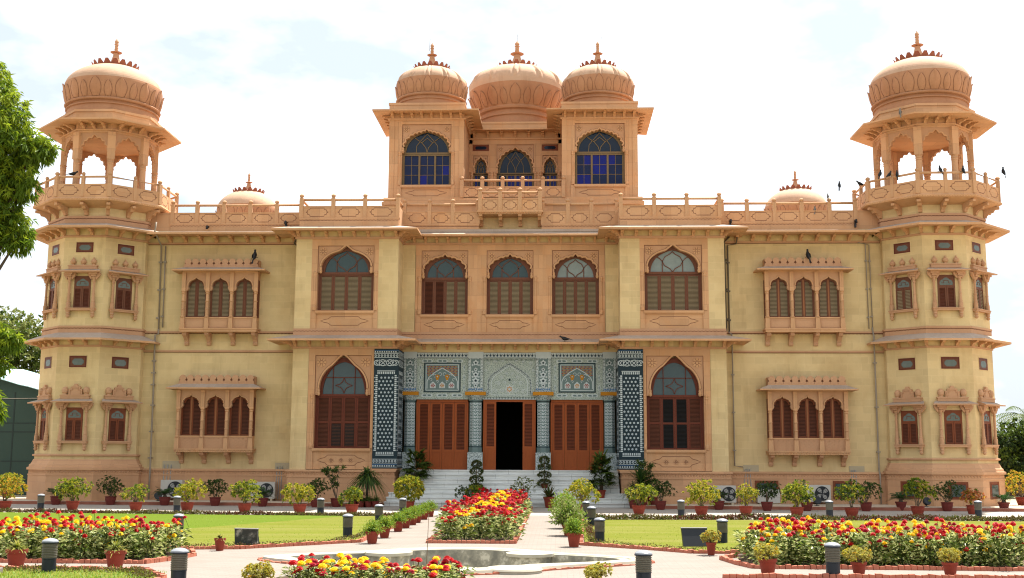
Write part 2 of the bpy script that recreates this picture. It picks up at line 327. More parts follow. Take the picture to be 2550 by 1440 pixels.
LAWN_N = [(-14,-29.05),(-7,-29.05),(-5.35,-29.1),(-4.6,-30.3),(-4.3,-33),(-14,-33)]
for p in (LAWN_L, LAWN_R, LAWN_N): sheet('lawn', p, .035, 'lawn', th=.09)
# brick edgings, each a kerb of separate bricks along a line
def edging(label, pts, closed=False, cat='brick edging', w=.10, h=.075, mats=('brick_edge',)):
    mb = MB(); rnd = random.Random(len(label)); N = len(pts)
    for i in range(N if closed else N-1):
        a = Vector((*pts[i],0)); b = Vector((*pts[(i+1)%N],0)); d = b-a; l = d.length; d.normalize(); n = Vector((-d.y,d.x,0)); k = max(1, int(l/.115))
        for j in range(k):
            c = a+d*(l*(j+.5)/k); s_ = l/k*.46; hh = h+rnd.uniform(-.012,.012); o = n*rnd.uniform(-.008,.008); q = rnd.uniform(-.015,.015)
            mb.add([c-d*s_-n*w/2+o, c+d*s_-n*w/2+o, c+d*s_+n*w/2+o, c-d*s_+n*w/2+o] + [c-d*s_*.9-n*w*.45+o+Vector((0,0,hh)), c+d*s_*.9-n*w*.45+o+Vector((0,0,hh+q)), c+d*s_*.9+n*w*.45+o+Vector((0,0,hh+q)), c-d*s_*.9+n*w*.45+o+Vector((0,0,hh))],
                   [(0,1,5,4),(1,2,6,5),(2,3,7,6),(3,0,4,7),(4,5,6,7)], 0)
    return tag(mb.build('brick_edging', list(mats)), label, cat)
edging('brick edging around the path corner of the lawn with the leaning grey panel', [(-2.72,-9.9),(-2.66,-21.6),(-2.95,-21.85),(-4.97,-23.9),(-6.2,-24.1),(-12,-24.1)])
edging('brick edging of the lawn behind the black floodlight, running back beside the ferny pots', [(2.95,-11.4),(2.70,-21.95),(4.17,-23.15),(5.1,-24.1),(12,-24.1)])
BED_C = [(-1.0,-21.65),(1.1,-21.65),(1.08,-2.0),(-1.1,-2.0)]
edging('brick edging around the long flower bed in the middle of the path', BED_C, True)
BED_L = [(-14,-27.45),(-5.75,-27.5),(-5.5,-26.3),(-5.75,-24.6),(-14,-24.5)]
edging('brick edging along the flower bed behind the two spider plant pots', [(-14,-27.55),(-5.8,-27.6),(-5.55,-26.9),(-5.4,-25.8),(-5.75,-24.9)])
BED_R = [(14,-27.4),(5.95,-27.35),(5.8,-26.4),(5.95,-24.6),(14,-24.5)]
edging('brick edging along the flower bed behind the three golden pots', [(14,-27.6),(5.85,-27.5),(5.65,-26.7),(5.5,-25.6),(5.9,-25.0)])
edging('brick edging of the foreground lawn corner beside the dark bollard light', [(-14,-29.0),(-7,-29.0),(-5.3,-29.05),(-4.5,-30.3),(-4.2,-33)])
edging('low brick edging at the bottom of the picture in front of the golden pots', [(5.0,-29.35),(7.2,-29.2),(14,-29.0)])
for p in (BED_C, BED_L, BED_R): sheet('bed_soil', p, .03, 'soil', th=.06)
sheet('bed_soil', [(-2.9,-32.6),(.75,-32.6),(.75,-30.0),(-2.6,-30.0)], .03, 'soil', th=.06)

# ---------------------------------------------------------------- palace
P = empty('palace', (0,0,0), 'long two storey palace of yellow and pink stone with onion domes and corner towers', 'palace')
def arc(a, h, foils=0, d=.09, tip=0.0, tw=.35, n=48, t0=0.0, t1=pi):
    """arch curve as (theta, r); half width a, height h, cusped when foils > 0, with a pointed tip"""
    res = []
    K = n if not foils else foils*6
    for i in range(K+1):
        t = t0+(t1-t0)*i/K; c, s_ = abs(cos(t)), abs(sin(t))
        r = 1/sqrt((c/a)**2+(s_/h)**2)
        if foils: r *= 1-d*(1-abs(sin(foils*t)))
        q = max(0.0, 1-abs(t-pi/2)/tw); r += tip*q**1.5
        res.append((t, r))
    return res
def pts(A, cz=0, k=0.0, cx=0): return [(cx+(r+k)*cos(t), cz+(r+k)*sin(t)) for t, r in A]
def plate(mb, x0, x1, z1, cz, A, y0, y1, m=0, mi=None):
    """rectangle [x0,x1]x[cz,z1] with an arch-shaped hole, front at y0, reveal to y1"""
    ca = [atan2(z1-cz, x1), atan2(z1-cz, x0)]; B = []
    for i, (t, r) in enumerate(A):
        B.append((t, r))
        if i < len(A)-1:
            for c in ca:
                t2, r2_ = A[i+1]
                if t < c < t2: B.append((c, r+(r2_-r)*(c-t)/(t2-t)))
    O = []; I = []
    for t, r in B:
        c, s_ = cos(t), sin(t); q = []
        if c > 1e-6: q.append(x1/c)
        if c < -1e-6: q.append(x0/c)
        if s_ > 1e-6: q.append((z1-cz)/s_)
        k = min(q); O.append((k*c, cz+k*s_)); I.append((r*c, cz+r*s_))
    n = len(B)
    mb.add([(x,y0,z) for x,z in I]+[(x,y0,z) for x,z in O], [(i,n+i,n+i+1,i+1) for i in range(n-1)], m)
    mb.add([(x,y0,z) for x,z in I]+[(x,y1,z) for x,z in I], [(i,i+1,n+i+1,n+i) for i in range(n-1)], m if mi is None else mi)
    mb.add([(x,y0,z) for x,z in O]+[(x,y1,z) for x,z in O], [(i,n+i,n+i+1,i+1) for i in range(n-1)], m)
def moulding(mb, A, cz, y, w=.06, t=.035, m=0): mb.strip(pts(A, cz, w/2), y, w, t, m)
def rosette(mb, x, z, y, r=.16, m=0, mg=None):
    n = 32; mb.prism([(x+r*(1+.10*cos(8*2*pi*k/n))*cos(2*pi*k/n), z+r*(1+.10*cos(8*2*pi*k/n))*sin(2*pi*k/n)) for k in range(n)], y-.028, y, m)
    if mg is not None:
        for k in range(8):
            a = 2*pi*(k+.5)/8; mb.strip([(x+r*.35*cos(a), z+r*.35*sin(a)), (x+r*.95*cos(a), z+r*.95*sin(a))], y-.028, .018, .003, mg)
        mb.strip([(x+r*.36*cos(2*pi*k/12), z+r*.36*sin(2*pi*k/12)) for k in range(12)], y-.028, .018, .003, mg, True)
def cartouche(mb, x, z, w, h, y, m, long=False):
    a, b = w/2, h/2; c = min(.14, b*.6)
    if long:
        q = [(-a-.12,0),(-a+.06,b*.35),(-a+.22,b*.5),(-a+.34,b),(a-.34,b),(a-.22,b*.5),(a-.06,b*.35),(a+.12,0),(a-.06,-b*.35),(a-.22,-b*.5),(a-.34,-b),(-a+.34,-b),(-a+.22,-b*.5),(-a+.06,-b*.35)]
    else:
        q = [(-a,-b+c*1.6),(-a,b-c*1.6),(-a+c*.55,b-c*1.5),(-a+c*.7,b-c*.8),(-a+c*1.5,b-c*.6),(-a+c*1.7,b)]
        q = q + [(-x_,z_) for x_,z_ in q[::-1]]; q = q[1:-1]
        q = q + [(x_,-z_) for x_,z_ in q[::-1]]
    mb.strip([(x+i,z+j) for i,j in q], y, .026, .004, m, True)
def wave(mb, x0, x1, z, y, m, amp=.018, per=.16, w=.028):
    n = max(4, int((x1-x0)/per)*4); mb.strip([(x0+(x1-x0)*i/n, z+amp*abs(sin(pi*(x0+(x1-x0)*i/n)/per))) for i in range(n+1)], y, w, .004, m)
def beads(mb, x0, x1, z, y, m, sp=.125, h=.10):
    n = max(1, int((x1-x0)/sp)); s_ = (x1-x0)/n
    for i in range(n):
        x = x0+(i+.5)*s_; a = s_*.42
        mb.add([(x-a,y,z+h*.5),(x+a,y,z+h*.5),(x+a*.9,y,z),(x,y,z-h*.5),(x-a*.9,y,z),(x,y-.035,z+h*.1)], [(1,0,5),(2,1,5),(3,2,5),(4,3,5),(0,4,5)], m)
# shutters: a leaf with stiles, rails and tilted louvres
def shutter_mesh(w, h, fr, sl_, rails=(), solid=(), sp=.055, st=.07, key=None):
    def f():
        mb = MB(); s_ = min(st, w*.22)
        mb.box(-w/2, -w/2+s_, 0, .045, 0, h, 0); mb.box(w/2-s_, w/2, 0, .045, 0, h, 0)
        cuts = [0]+list(rails)+[h]
        mb.box(-w/2+s_, w/2-s_, .001, .044, 0, s_, 0); mb.box(-w/2+s_, w/2-s_, .001, .044, h-s_, h, 0)
        for r in rails: mb.box(-w/2+s_, w/2-s_, .001, .044, r-s_*.6, r+s_*.6, 0)
        for i in range(len(cuts)-1):
            a = cuts[i]+s_*(1 if i == 0 else .6); b = cuts[i+1]-s_*(1 if i == len(cuts)-2 else .6)
            if i in solid:
                mb.box(-w/2+s_, w/2-s_, .018, .04, a, b, 0); mb.box(-w/2+s_+.05, w/2-s_-.05, .008, .02, a+.05, b-.05, 0); continue
            k = max(2, int((b-a)/sp)); x0, x1 = -w/2+s_, w/2-s_
            for j in range(k):
                z = a+(b-a)*(j+.5)/k; d = (b-a)/k*.52
                mb.add([(x0,.006,z-d),(x1,.006,z-d),(x1,.036,z+d*.55),(x0,.036,z+d*.55)], [(0,1,2,3)], 1)
            mb.add([(x0,.043,a),(x1,.043,a),(x1,.043,b),(x0,.043,b)], [(0,1,2,3)], 2)
        return mb.mesh('shutter', [fr, sl_, 'dark_gap'])
    return cached(('sh', round(w,3), round(h,3), fr, sl_, tuple(rails), tuple(solid), sp), f)

def arched_bay(cx, y, fl, frr, z0, z1, zs, zr, zsp, zap, zrec, rw, hw, foils, ghw, gz, style, woodm, slatm, glassm, leaves=4, rails=(), dark=None, lmat=None, tip=.10, ros=.16, panel=True, sur='pink_stone', glass_cells=None):
    """a carved stone surround with its arched window: transom light above, shutter leaves below"""
    mb = MB(); D = .42
    mb.box(fl, -rw, y, y+.5, z0, z1); mb.box(rw, frr, y, y+.5, z0, z1); mb.box(-rw, rw, y+.001, y+.5, zrec, z1)
    A = arc(hw, (zap-zsp)*(.9 if tip else 1), foils, .075, tip, .5 if not foils else .3)
    plate(mb, -rw, rw, zrec, zsp, A, y+.05, y+D, 2); moulding(mb, A, zsp, y+.05, .07, .045, 0); mb.strip(pts(A, zsp, .082), y+.05, .022, .004, 1)
    mb.box(-rw, -hw, y+.052, y+D, zr, zsp, 2); mb.box(hw, rw, y+.052, y+D, zr, zsp, 2)
    for sg in (-1, 1):
        mb.lathe([(.0,zr-.05),(.05,zr-.02),(.075,zr+.06),(.05,zr+.13),(.06,zr+.2),(.03,zr+.26)], 8, sg*(hw+.02), y+.05, 0)
        rosette(mb, sg*(rw-ros-.07), zrec-ros-.10, y+.05, ros, 0, 1)
        x = sg*(rw+.10); r = .055
        mb.lathe([(.09,zs),(.09,zs+.16),(.06,zs+.2),(r,zs+.26),(r,zr-.2),(.08,zr-.15),(.06,zr-.1),(.08,zr-.04),(.085,zr),(.05,zr+.04)], 10, x, y+.01, 0)
        mb.box(x-.095, x+.095, y-.03, y+.001, z0, zs-.02, 0)
    mb.strip([(-rw+.014,zr),(-rw+.014,zrec-.014),(rw-.014,zrec-.014),(rw-.014,zr)], y+.05, .032, .004, 1)
    mb.box(-rw-.04, rw+.04, y-.07, y+.3, zs-.10, zs, 0); mb.box(-rw-.02, rw+.02, y-.045, y+.3, zs-.135, zs-.10, 0)
    mb.box(-rw, rw, y+.03, y+.3, z0, zs-.135, 0)
    if panel: cartouche(mb, 0, (z0+zs-.12)/2, rw*1.5, (zs-.12-z0)*.56, y+.03, 1, True)
    if panel == 2:
        for x in (-.42, 0, .42): rosette(mb, x, (z0+zs-.12)/2, y+.03, .10, 0, 1)
    mb.build('window_surround', [sur, 'groove_shade', 'carved_stone'], P, (cx,0,0))
    # the window itself
    wb = MB(); yw = y+.26
    G = arc(ghw, (gz-zr-.04)*.97, 0, tip=.05, tw=.5)
    H = max(zap+.12, gz+.1)
    plate(wb, -rw, rw, H, zr+.04, G, yw, yw+.09, 0)
    wb.box(-rw, rw, yw-.02, yw+.1, zr-.07, zr+.04, 0); wb.box(-rw, -rw+.075, yw-.01, yw+.1, zs, zr-.07, 0); wb.box(rw-.075, rw, yw-.01, yw+.1, zs, zr-.07, 0)
    b0 = zr+.04; gh = gz-b0
    def tr(pl, w=.035, m=1): wb.strip([(x*ghw, b0+z*gh) for x,z in pl], yw+.055, w, .03, m)
    if style == 'ogee':
        tr([(0,.97),(-.10,.86),(-.34,.72),(-.46,.5),(-.36,.3),(-.12,.16),(0,0)]); tr([(0,.97),(.10,.86),(.34,.72),(.46,.5),(.36,.3),(.12,.16),(0,0)])
        for s_ in (-1,1): tr([(s_*.46,0),(s_*.46,.5),(s_*.58,.64),(s_*.8,.76)])
    elif style == 'star':
        tr([(-.97,.52),(.97,.52)]); tr([(-.52,0),(-.52,.86)]); tr([(.52,0),(.52,.86)])
        for sx_ in (-1,1):
            for sz in (-1,1): tr([(sx_*.40,.27),(sx_*.16,.27+sz*.06),(sx_*.07,.27+sz*.12),(0,.27+sz*.24)], .03)
    else:
        for s_ in (-1,1): tr([(s_*.52,0),(s_*.50,.35),(s_*.30,.62),(0,.96)], .03); tr([(0,0),(s_*.06,.25),(s_*.25,.5),(s_*.62,.78)], .03)
        tr([(-.26,.52),(0,.74),(.26,.52)], .03)
    wm = {'wood_dusty': 'wood_dusty'}.get(woodm, woodm)
    w = wb.build('window', [wm, lmat or wm], P, (cx,0,0))
    g = MB(); g.add([(x,yw+.06,z) for x,z in pts(G, b0)]+[(-ghw,yw+.06,b0),(ghw,yw+.06,b0)][::1], [tuple(range(len(G)))], 0)
    g.build('pane', [glassm], w)
    lw = (2*rw-.15)/max(1, leaves); h = zr-.07-zs
    for i in range(leaves):
        sm = slatm; a = None
        if dark and i in dark: sm = dark[i]
        me = shutter_mesh(lw-.008, h-.01, woodm, sm, rails)
        place('shutter', me, w, (-rw+.075+lw*(i+.5), yw+.02, zs+.005))
    if glass_cells: pass
    return w

def eave(name, x0, x1, y0, y1, o, zt, zb, wi_t, wi_b, back=None, sides=(1,1), m=('eave_top','pink_stone')):
    """sloping stone canopy round three sides of a block [x0,x1] with front y0; edge at zt/zb, wall line at wi_t/wi_b"""
    mb = MB(); a = o*sides[0]; b = o*sides[1]
    for (za, zc, up_) in ((zt, wi_t, True), (zb, wi_b, False)):
        O = [(x0-a,y1,za),(x0-a,y0-o,za),(x1+b,y0-o,za),(x1+b,y1,za)]; I = [(x0,y1,zc),(x0,y0,zc),(x1,y0,zc),(x1,y1,zc)]
        fs = [(i,i+1,5+i,4+i) for i in range(3)]
        if not up_: fs = [f[::-1] for f in fs]
        mb.add(O+I, fs, 0 if up_ else 1)
    E_ = [(x0-a,y1),(x0-a,y0-o),(x1+b,y0-o),(x1+b,y1)]
    mb.add([(x,y,zb) for x,y in E_]+[(x,y,zt) for x,y in E_], [(i,i+1,5+i,4+i) for i in range(3)], 1)
    for E2 in (0, 3):
        xx = x0-a if E2 == 0 else x1+b; xi = x0 if E2 == 0 else x1
        mb.add([(xx,y1,zb),(xx,y1,zt),(xi,y1,wi_t),(xi,y1,wi_b)], [(0,1,2,3)], 1)
    return mb.build(name, list(m), P)
def bracket_mesh(l, h, w):
    def f():
        mb = MB(); q = [(0,0),(0,h),(-l,h),(-l,h*.78),(-l*.72,h*.74),(-l*.62,h*.5),(-l*.36,h*.42),(-l*.22,h*.2),(-l*.18,0)]
        vs = [(-w/2,y,z) for y,z in q]+[(w/2,y,z) for y,z in q]; n = len(q)
        mb.add(vs, [tuple(range(n)), tuple(range(n,2*n))[::-1]]+[(i,n+i,n+(i+1)%n,(i+1)%n) for i in range(n)], 0)
        return mb.mesh('bracket', ['pink_stone'])
    return cached(('br', l, h, w), f)
def brackets(e, xs, y, z, l=.55, h=.24, w=.12, rz=0.0):
    for x in xs: place('bracket', bracket_mesh(l, h, w), e, (x, y, z), rz)
def lin(a, b, n): return [a+(b-a)*i/(n-1) for i in range(n)]

# ---- wall masses (yellow stone), plinths and string courses
mb = MB()
mb.box(-16.7, -9.30, 1.2, 16, .1, 12.25); mb.box(9.30, 16.7, 1.2, 16, .1, 12.25)     # wings
mb.box(-9.3, 9.3, 5.2, 18, .1, 12.25)                                                  # core
for s_ in (-1, 1):
    def bx(a, b, *r): mb.box(min(s_*a, s_*b), max(s_*a, s_*b), *r)
    bx(8.73, 9.44, 0, 5.3, 1.5, 12.2)                       # outer pier of the bay
    bx(4.88, 5.75, 0, 1.55, 7.3, 12.2)                      # inner pier, upper floor
    bx(4.29, 4.9, 1.5, 2.1, 7.3, 12.2)
    bx(5.75, 8.73, .42, 1.0, 7.3, 12.2); bx(5.84, 8.73, .42, 1.0, 1.5, 7.3)
    bx(5.75, 8.73, .001, .5, 11.65, 12.2); bx(5.75, 8.73, .001, .5, 6.76, 7.63); bx(4.88, 5.75, .002, 1.55, 6.73, 7.3)
mb.box(-4.3, 4.3, 1.94, 2.4, 7.3, 12.2)
mb.box(-4.3, 4.3, 1.501, 2.0, 11.66, 12.2); mb.box(-4.88, 4.88, 1.501, 2.0, 6.72, 7.5)
mb.build('wall', ['yellow_stone'], P)
for s_ in (-1, 1):
    mb = MB()
    def bx(a, b, *r): mb.box(min(s_*a, s_*b), max(s_*a, s_*b), *r[:4], r[4] if len(r) > 4 else 0)
    # wing plinth
    bx(9.5, 16.6, 1.10, 1.5, .1, 1.20); bx(9.5, 16.6, 1.07, 1.5, 1.20, 1.25); bx(9.5, 16.6, 1.12, 1.5, 1.25, 1.42); bx(9.5, 16.6, 1.05, 1.5, 1.42, 1.50)
    x0, x1 = min(s_*9.5, s_*16.6), max(s_*9.5, s_*16.6); beads(mb, x0, x1, 1.335, 1.12, 0)
    mb.build('plinth', ['plinth_stone', 'groove_shade'], P); mb = MB()
    # bay plinth
    bx(4.86, 9.52, -.08, 5, .05, 1.18); bx(4.83, 9.55, -.11, 5, 1.18, 1.23); bx(4.87, 9.51, -.07, 5, 1.23, 1.42); bx(4.80, 9.58, -.15, 5, 1.42, 1.50)
    x0, x1 = min(s_*4.87, s_*9.51), max(s_*4.87, s_*9.51); beads(mb, x0, x1, 1.325, -.07, 0)
    mb.build('plinth', ['plinth_stone', 'groove_shade'], P)
for s_ in (-1, 1):
    x0, x1 = min(s_*9.45, s_*16.56), max(s_*9.45, s_*16.56)
    for z in (6.70, 7.56, 11.62):
        mb = MB(); mb.box(x0, x1, 1.14, 1.3, z, z+.075, 0); mb.box(x0, x1, 1.17, 1.3, z-.03, z, 1)
        if z == 7.56: wave(mb, x0, x1, 7.52, 1.18, 1)
        mb.build('string_course', ['carved_stone', 'groove_shade'], P)

# ---- bays: surrounds and windows, bands, eaves
for s_ in (-1, 1):
    cx = 7.21*s_
    fo, fi = (1.52, 1.37) if s_ > 0 else (1.37, 1.52)
    # upper
    a, b = (-1.46, 1.52) if s_ > 0 else (-1.52, 1.46)
    arched_bay(cx, 0.0, a, b, 7.63, 11.66, 8.42, 10.13, 10.40, 11.18, 11.33, 1.26, 1.10, 0, .97, 11.11, 'ogee', 'wood_dusty', 'slat_dusty', 'glass_grey' if s_ > 0 else 'glass_teal', tip=.22)
    # lower
    dk = {1: 'dark_gap', 2: 'dark_gap'} if s_ > 0 else {}  # near-black slats paint the unlit room behind open louvres
    w = arched_bay(cx, 0.0, -1.36 if s_ > 0 else -1.53, 1.53 if s_ > 0 else 1.36, 1.52, 6.75, 2.42, 4.73, 5.02, 6.25, 6.45, 1.235, 1.04, 0, .93, 6.17, 'star', 'wood_dark', 'wood_slat', 'glass_teal', rails=(1.12,), dark=dk, tip=.36, ros=.2, panel=2)
    if s_ < 0:
        for i in (1, 2):
            b_ = MB(); b_.box(-.20,.20,-.004,-.001,.09,1.04,0)
            lw = (2*1.235-.15)/4
            for j in range(15): b_.box(-.2,.2,-.010,-.004,.12+j*.062,.135+j*.062,1)
            b_.build('louvre_opening', ['dark_gap', 'wood_slat'], w, (-1.235+.075+lw*(i+.5), .26+.02, 2.425))  # near-black sheet laid on the leaf, painted dark of open slats
    mb = MB(); x0, x1 = min(s_*4.86, s_*9.46), max(s_*4.86, s_*9.46)
    mb.box(x0, x1, -.05, 1.5, 7.30, 7.55, 0); mb.box(x0, x1, -.02, 1.5, 7.55, 7.63, 0); wave(mb, x0, x1, 7.50, -.05, 1)
    for za, zb2, yy in ((11.62,11.71,-.08),(6.74,6.82,-.07)): q = MB(); q.box(x0-.02, x1+.02, yy, 1.5, za, zb2, 0); q.build('stone_band', ['carved_stone'], P)
    mb.build('stone_band', ['carved_stone', 'groove_shade'], P)
    for (zt, wt, wb_, nm) in ((11.96, 12.22, 11.71, 'u'), (7.10, 7.34, 6.82, 'l')):
        e = eave('eave', x0, x1, 0, 3.0, .92, zt, zt-.085, wt, zt+.015)
        brackets(e, lin(x0+.12, x1-.12, 8), -.0, wb_, .5, .27, .13)
        for yy in (.35, .95, 1.35): place('bracket', bracket_mesh(.55,.24,.12), e, (x0+.02 if s_ > 0 else x1-.02, yy, wb_), pi/2*(-s_))
        for xx, rz in ((x0+.02, -pi/4), (x1-.02, pi/4)): place('bracket', bracket_mesh(.7,.24,.12), e, (xx, 0, wb_), rz)
# ---- centre, upper floor
for i, cx in enumerate((-2.965, 0, 2.965)):
    fl = -1.34 if cx < 0 else -1.482; fr = 1.34 if cx > 0 else 1.482
    if cx < 0: fr = 1.482
    if cx > 0: fl = -1.482
    arched_bay(cx, 1.5, fl, fr, 7.64, 11.66, 8.43, 10.12, 10.52, 11.16, 11.37, 1.06, .96, 9, .82, 11.02, 'ogee', 'wood_dusty', 'slat_dusty', 'glass_grey' if cx > 0 else 'glass_teal', tip=.10, dark={0: 'wood_slat', 1: 'wood_slat'} if cx < 0 else None)
mb = MB(); mb.box(-4.86, 4.86, 1.45, 2, 7.30, 7.55, 0); mb.box(-4.86, 4.86, 1.48, 2, 7.55, 7.64, 0); wave(mb, -4.86, 4.86, 7.50, 1.45, 1)
mb.build('stone_band', ['carved_stone', 'groove_shade'], P); mb = MB(); mb.box(-4.86, 4.86, 1.42, 2, 11.62, 11.71, 0); mb.build('stone_band', ['carved_stone'], P)
for (zt, wt, wb_) in ((11.96, 12.22, 11.71), (7.10, 7.34, 6.84)):
    e = eave('eave', -4.87, 4.87, 1.5, 1.6, .95, zt, zt-.085, wt, zt+.015, sides=(0,0)); brackets(e, lin(-4.35, 4.35, 18), 1.5, wb_, .5, .27, .11)
for s_ in (-1, 1):
    x0, x1 = min(s_*9.46, s_*16.2), max(s_*9.46, s_*16.2)
    e = eave('eave', x0, x1, 1.2, 1.3, 1.25, 11.96, 11.875, 12.22, 11.98, sides=(0,0)); brackets(e, lin(x0+.7, x1-.35, 9), 1.2, 11.69, .7, .27, .13)

# ---- balustrades
def post_mesh(h, w=.085):
    def f():
        mb = MB(); mb.box(-w, w, -w, w, 0, h-.20); mb.lathe([(w*1.1,h-.2),(w*.75,h-.17),(w*1.15,h-.12),(w*1.25,h-.07),(w*.7,h-.02),(.01,h)], 8, 0, 0, 0)
        return mb.mesh('post', ['pink_stone'])
    return cached(('post', round(h,3), w), f)
def balustrade(xs, y, zb, zp, zr_, zt, th=.14, base=None, ends=(True,True), rz=None, mbM=None):
    mb = MB(); x0, x1 = xs[0], xs[-1]
    if base: mb.box(x0-.05, x1+.05, y-.04, y+th+.05, base[0], base[1], 0); wave(mb, x0-.05, x1+.05, base[1]-.07, y-.04, 1); mb.box(x0-.07, x1+.07, y-.06, y+th+.05, base[1], zb, 0)
    mb.box(x0, x1, y, y+th, zb, zp, 0); mb.box(x0, x1, y-.015, y+th+.015, zp-.03, zp, 0)
    for a, b in zip(xs, xs[1:]): cartouche(mb, (a+b)/2, (zb+zp)/2-.01, (b-a)*.70, (zp-zb)*.70, y, 1)
    o = mb.build('balustrade', ['pink_stone', 'groove_shade'], P)
    r = MB(); r.tube([(x0,y+th/2,zr_),(x1,y+th/2,zr_)], .055, 8); r.build('rail', ['pink_stone'], o)
    for i, x in enumerate(xs): place('post', post_mesh(zt-zb), o, (x, y+th/2-.03, zb))
    return o
def cross_rail(x, ya, yb, zb, zp, zr_):          # short return to the wall behind
    mb = MB(); mb.box(x-.07, x+.07, ya, yb, zb, zp, 0); mb.tube([(x,ya,zr_),(x,yb,zr_)], .055, 8); return mb.build('balustrade_return', ['pink_stone'], P)
for s_ in (-1, 1):
    balustrade(sorted([s_*4.95, s_*6.42, s_*7.85, s_*9.28]), .02, 12.59, 13.13, 13.42, 13.69, base=(12.15, 12.53))
    for x in (4.95, 9.28): cross_rail(s_*x, .1, 1.6, 12.2, 13.13, 13.42)
    balustrade(sorted([s_*9.56, s_*10.68, s_*11.9, s_*13.12, s_*14.36, s_*15.5]), 1.2, 12.59, 13.1, 13.45, 13.68, base=(12.15, 12.53))
    balustrade(sorted([s_*4.85, s_*3.70, s_*2.63, s_*1.48]), 1.5, 12.59, 13.17, 13.52, 13.77, base=(12.15, 12.53))
# balcony in the middle of the roof line
mb = MB(); mb.box(-1.46, 1.46, 2.05, 2.4, 12.15, 13.0, 1); mb.box(-1.45, 1.45, 1.15, 2.4, 13.0, 13.12, 0); mb.box(-1.5, 1.5, 1.1, 2.4, 13.07, 13.14, 0); beads(mb, -1.45, 1.45, 13.03, 1.15, 0, .11, .08)
bl = mb.build('balcony', ['pink_stone', 'yellow_stone'], P)
for x in (-1.34, -.45, .45, 1.34): place('bracket', bracket_mesh(.85, .45, .16), bl, (x, 2.05, 12.56))
balustrade([-1.36, -.45, .45, 1.36], 1.16, 13.14, 13.68, 14.0, 14.22)
for x in (-1.36, 1.36): cross_rail(x, 1.2, 3.9, 13.12, 13.68, 14.0)
for s_ in (-1, 1): mb = MB(); mb.box(min(s_*15.5,s_*17), max(s_*15.5,s_*17), 1.22, 1.5, 12.15, 13.1); mb.build('parapet_wall', ['pink_stone'], P)
mb = MB(); mb.box(-9.4, 9.4, 1.7, 18, 12.1, 12.3); mb.box(-16.6, 16.6, 1.35, 16, 12.2, 12.32); mb.build('roof', ['eave_top'], P)
balustrade([-2.44, -1.46, -.48, .48, 1.46, 2.44], 4.0, 14.39, 14.94, 15.25, 15.45)

# ---- third storey: two square pavilions and the wall between them
mb = MB()
mb.box(-6.15, 6.15, 4.06, 12, 12.2, 14.05); mb.box(-6.3, 6.3, 3.95, 12, 14.05, 14.2); mb.box(-6.22, 6.22, 4.0, 12, 14.2, 14.42)
for s_ in (-1, 1):
    def bx(a, b, *r): mb.box(min(s_*a, s_*b), max(s_*a, s_*b), *r)
    bx(2.37, 2.82, 4.15, 7.95, 14.4, 18.72); bx(5.58, 6.02, 4.15, 7.95, 14.4, 18.72); bx(2.8, 5.6, 4.62, 7.95, 14.4, 18.72); bx(2.82, 5.58, 4.151, 4.7, 18.24, 18.72)
    for a, b in ((2.37, 2.62), (5.77, 6.02)): bx(a, b, 4.12, 4.2, 14.4, 18.3)
    bx(2.30, 6.09, 4.08, 8.0, 18.30, 18.38)
mb.box(-2.4, 2.4, 7.75, 8.6, 14.4, 18.9)
for x0, x1, z0, z1 in ((-2.4,-2.2,14.4,18.5),(2.2,2.4,14.4,18.5),(-1.35,-1.03,14.4,18.0),(1.03,1.35,14.4,18.0),(-2.4,2.4,18.0,18.7)): mb.box(x0, x1, 7.4, 7.8, z0, z1)
mb.box(-2.4, 2.4, 7.33, 7.8, 18.20, 18.28)
for s_ in (-1,1): mb.box(min(s_*1.35,s_*2.2), max(s_*1.35,s_*2.2), 7.43, 7.8, 17.40, 17.62); mb.box(min(s_*1.35,s_*2.2), max(s_*1.35,s_*2.2), 7.43, 7.8, 17.96, 18.1)
mb.build('upper_storey', ['pink_stone'], P)
def blue_window(cx, y, w, z0, z1, cols, rows, fr, bright, dim, pick, bar=.022, lw=.09):
    wb = MB(); n = len(cols)-1
    xs = [cx-w/2+w*c for c in cols]
    wb.box(xs[0]-.02, xs[-1]+.02, y-.02, y+.07, z1-.07, z1, 0); wb.box(xs[0]-.02, xs[-1]+.02, y-.02, y+.07, z0, z0+.08, 0)
    for x in xs: wb.box(x-lw/2, x+lw/2, y-.03, y+.07, z0+.08, z1-.07, 0)
    for i in range(n):
        a, b = xs[i]+lw/2, xs[i+1]-lw/2
        for r in range(1, rows): z = z0+.08+(z1-z0-.15)*r/rows; wb.box(a, b, y+.01, y+.04, z-bar/2, z+bar/2, 1)
        wb.box((a+b)/2-bar/2, (a+b)/2+bar/2, y+.008, y+.042, z0+.08, z1-.07, 1)
    o = wb.build('casement', [fr, 'wood_olive'], P)
    for i in range(n):
        a, b = xs[i]+lw/2, xs[i+1]-lw/2; c = (a+b)/2
        for k, (p0, p1) in enumerate(((a, c), (c, b))):
            for r in range(rows):
                za, zb_ = z0+.08+(z1-z0-.15)*r/rows, z0+.08+(z1-z0-.15)*(r+1)/rows
                g = MB(); g.add([(p0,y+.03,za),(p1,y+.03,za),(p1,y+.03,zb_),(p0,y+.03,zb_)], [(0,1,2,3)]); g.build('pane', [bright if pick(i, k, r) else dim], o)
rn = random.Random(5)
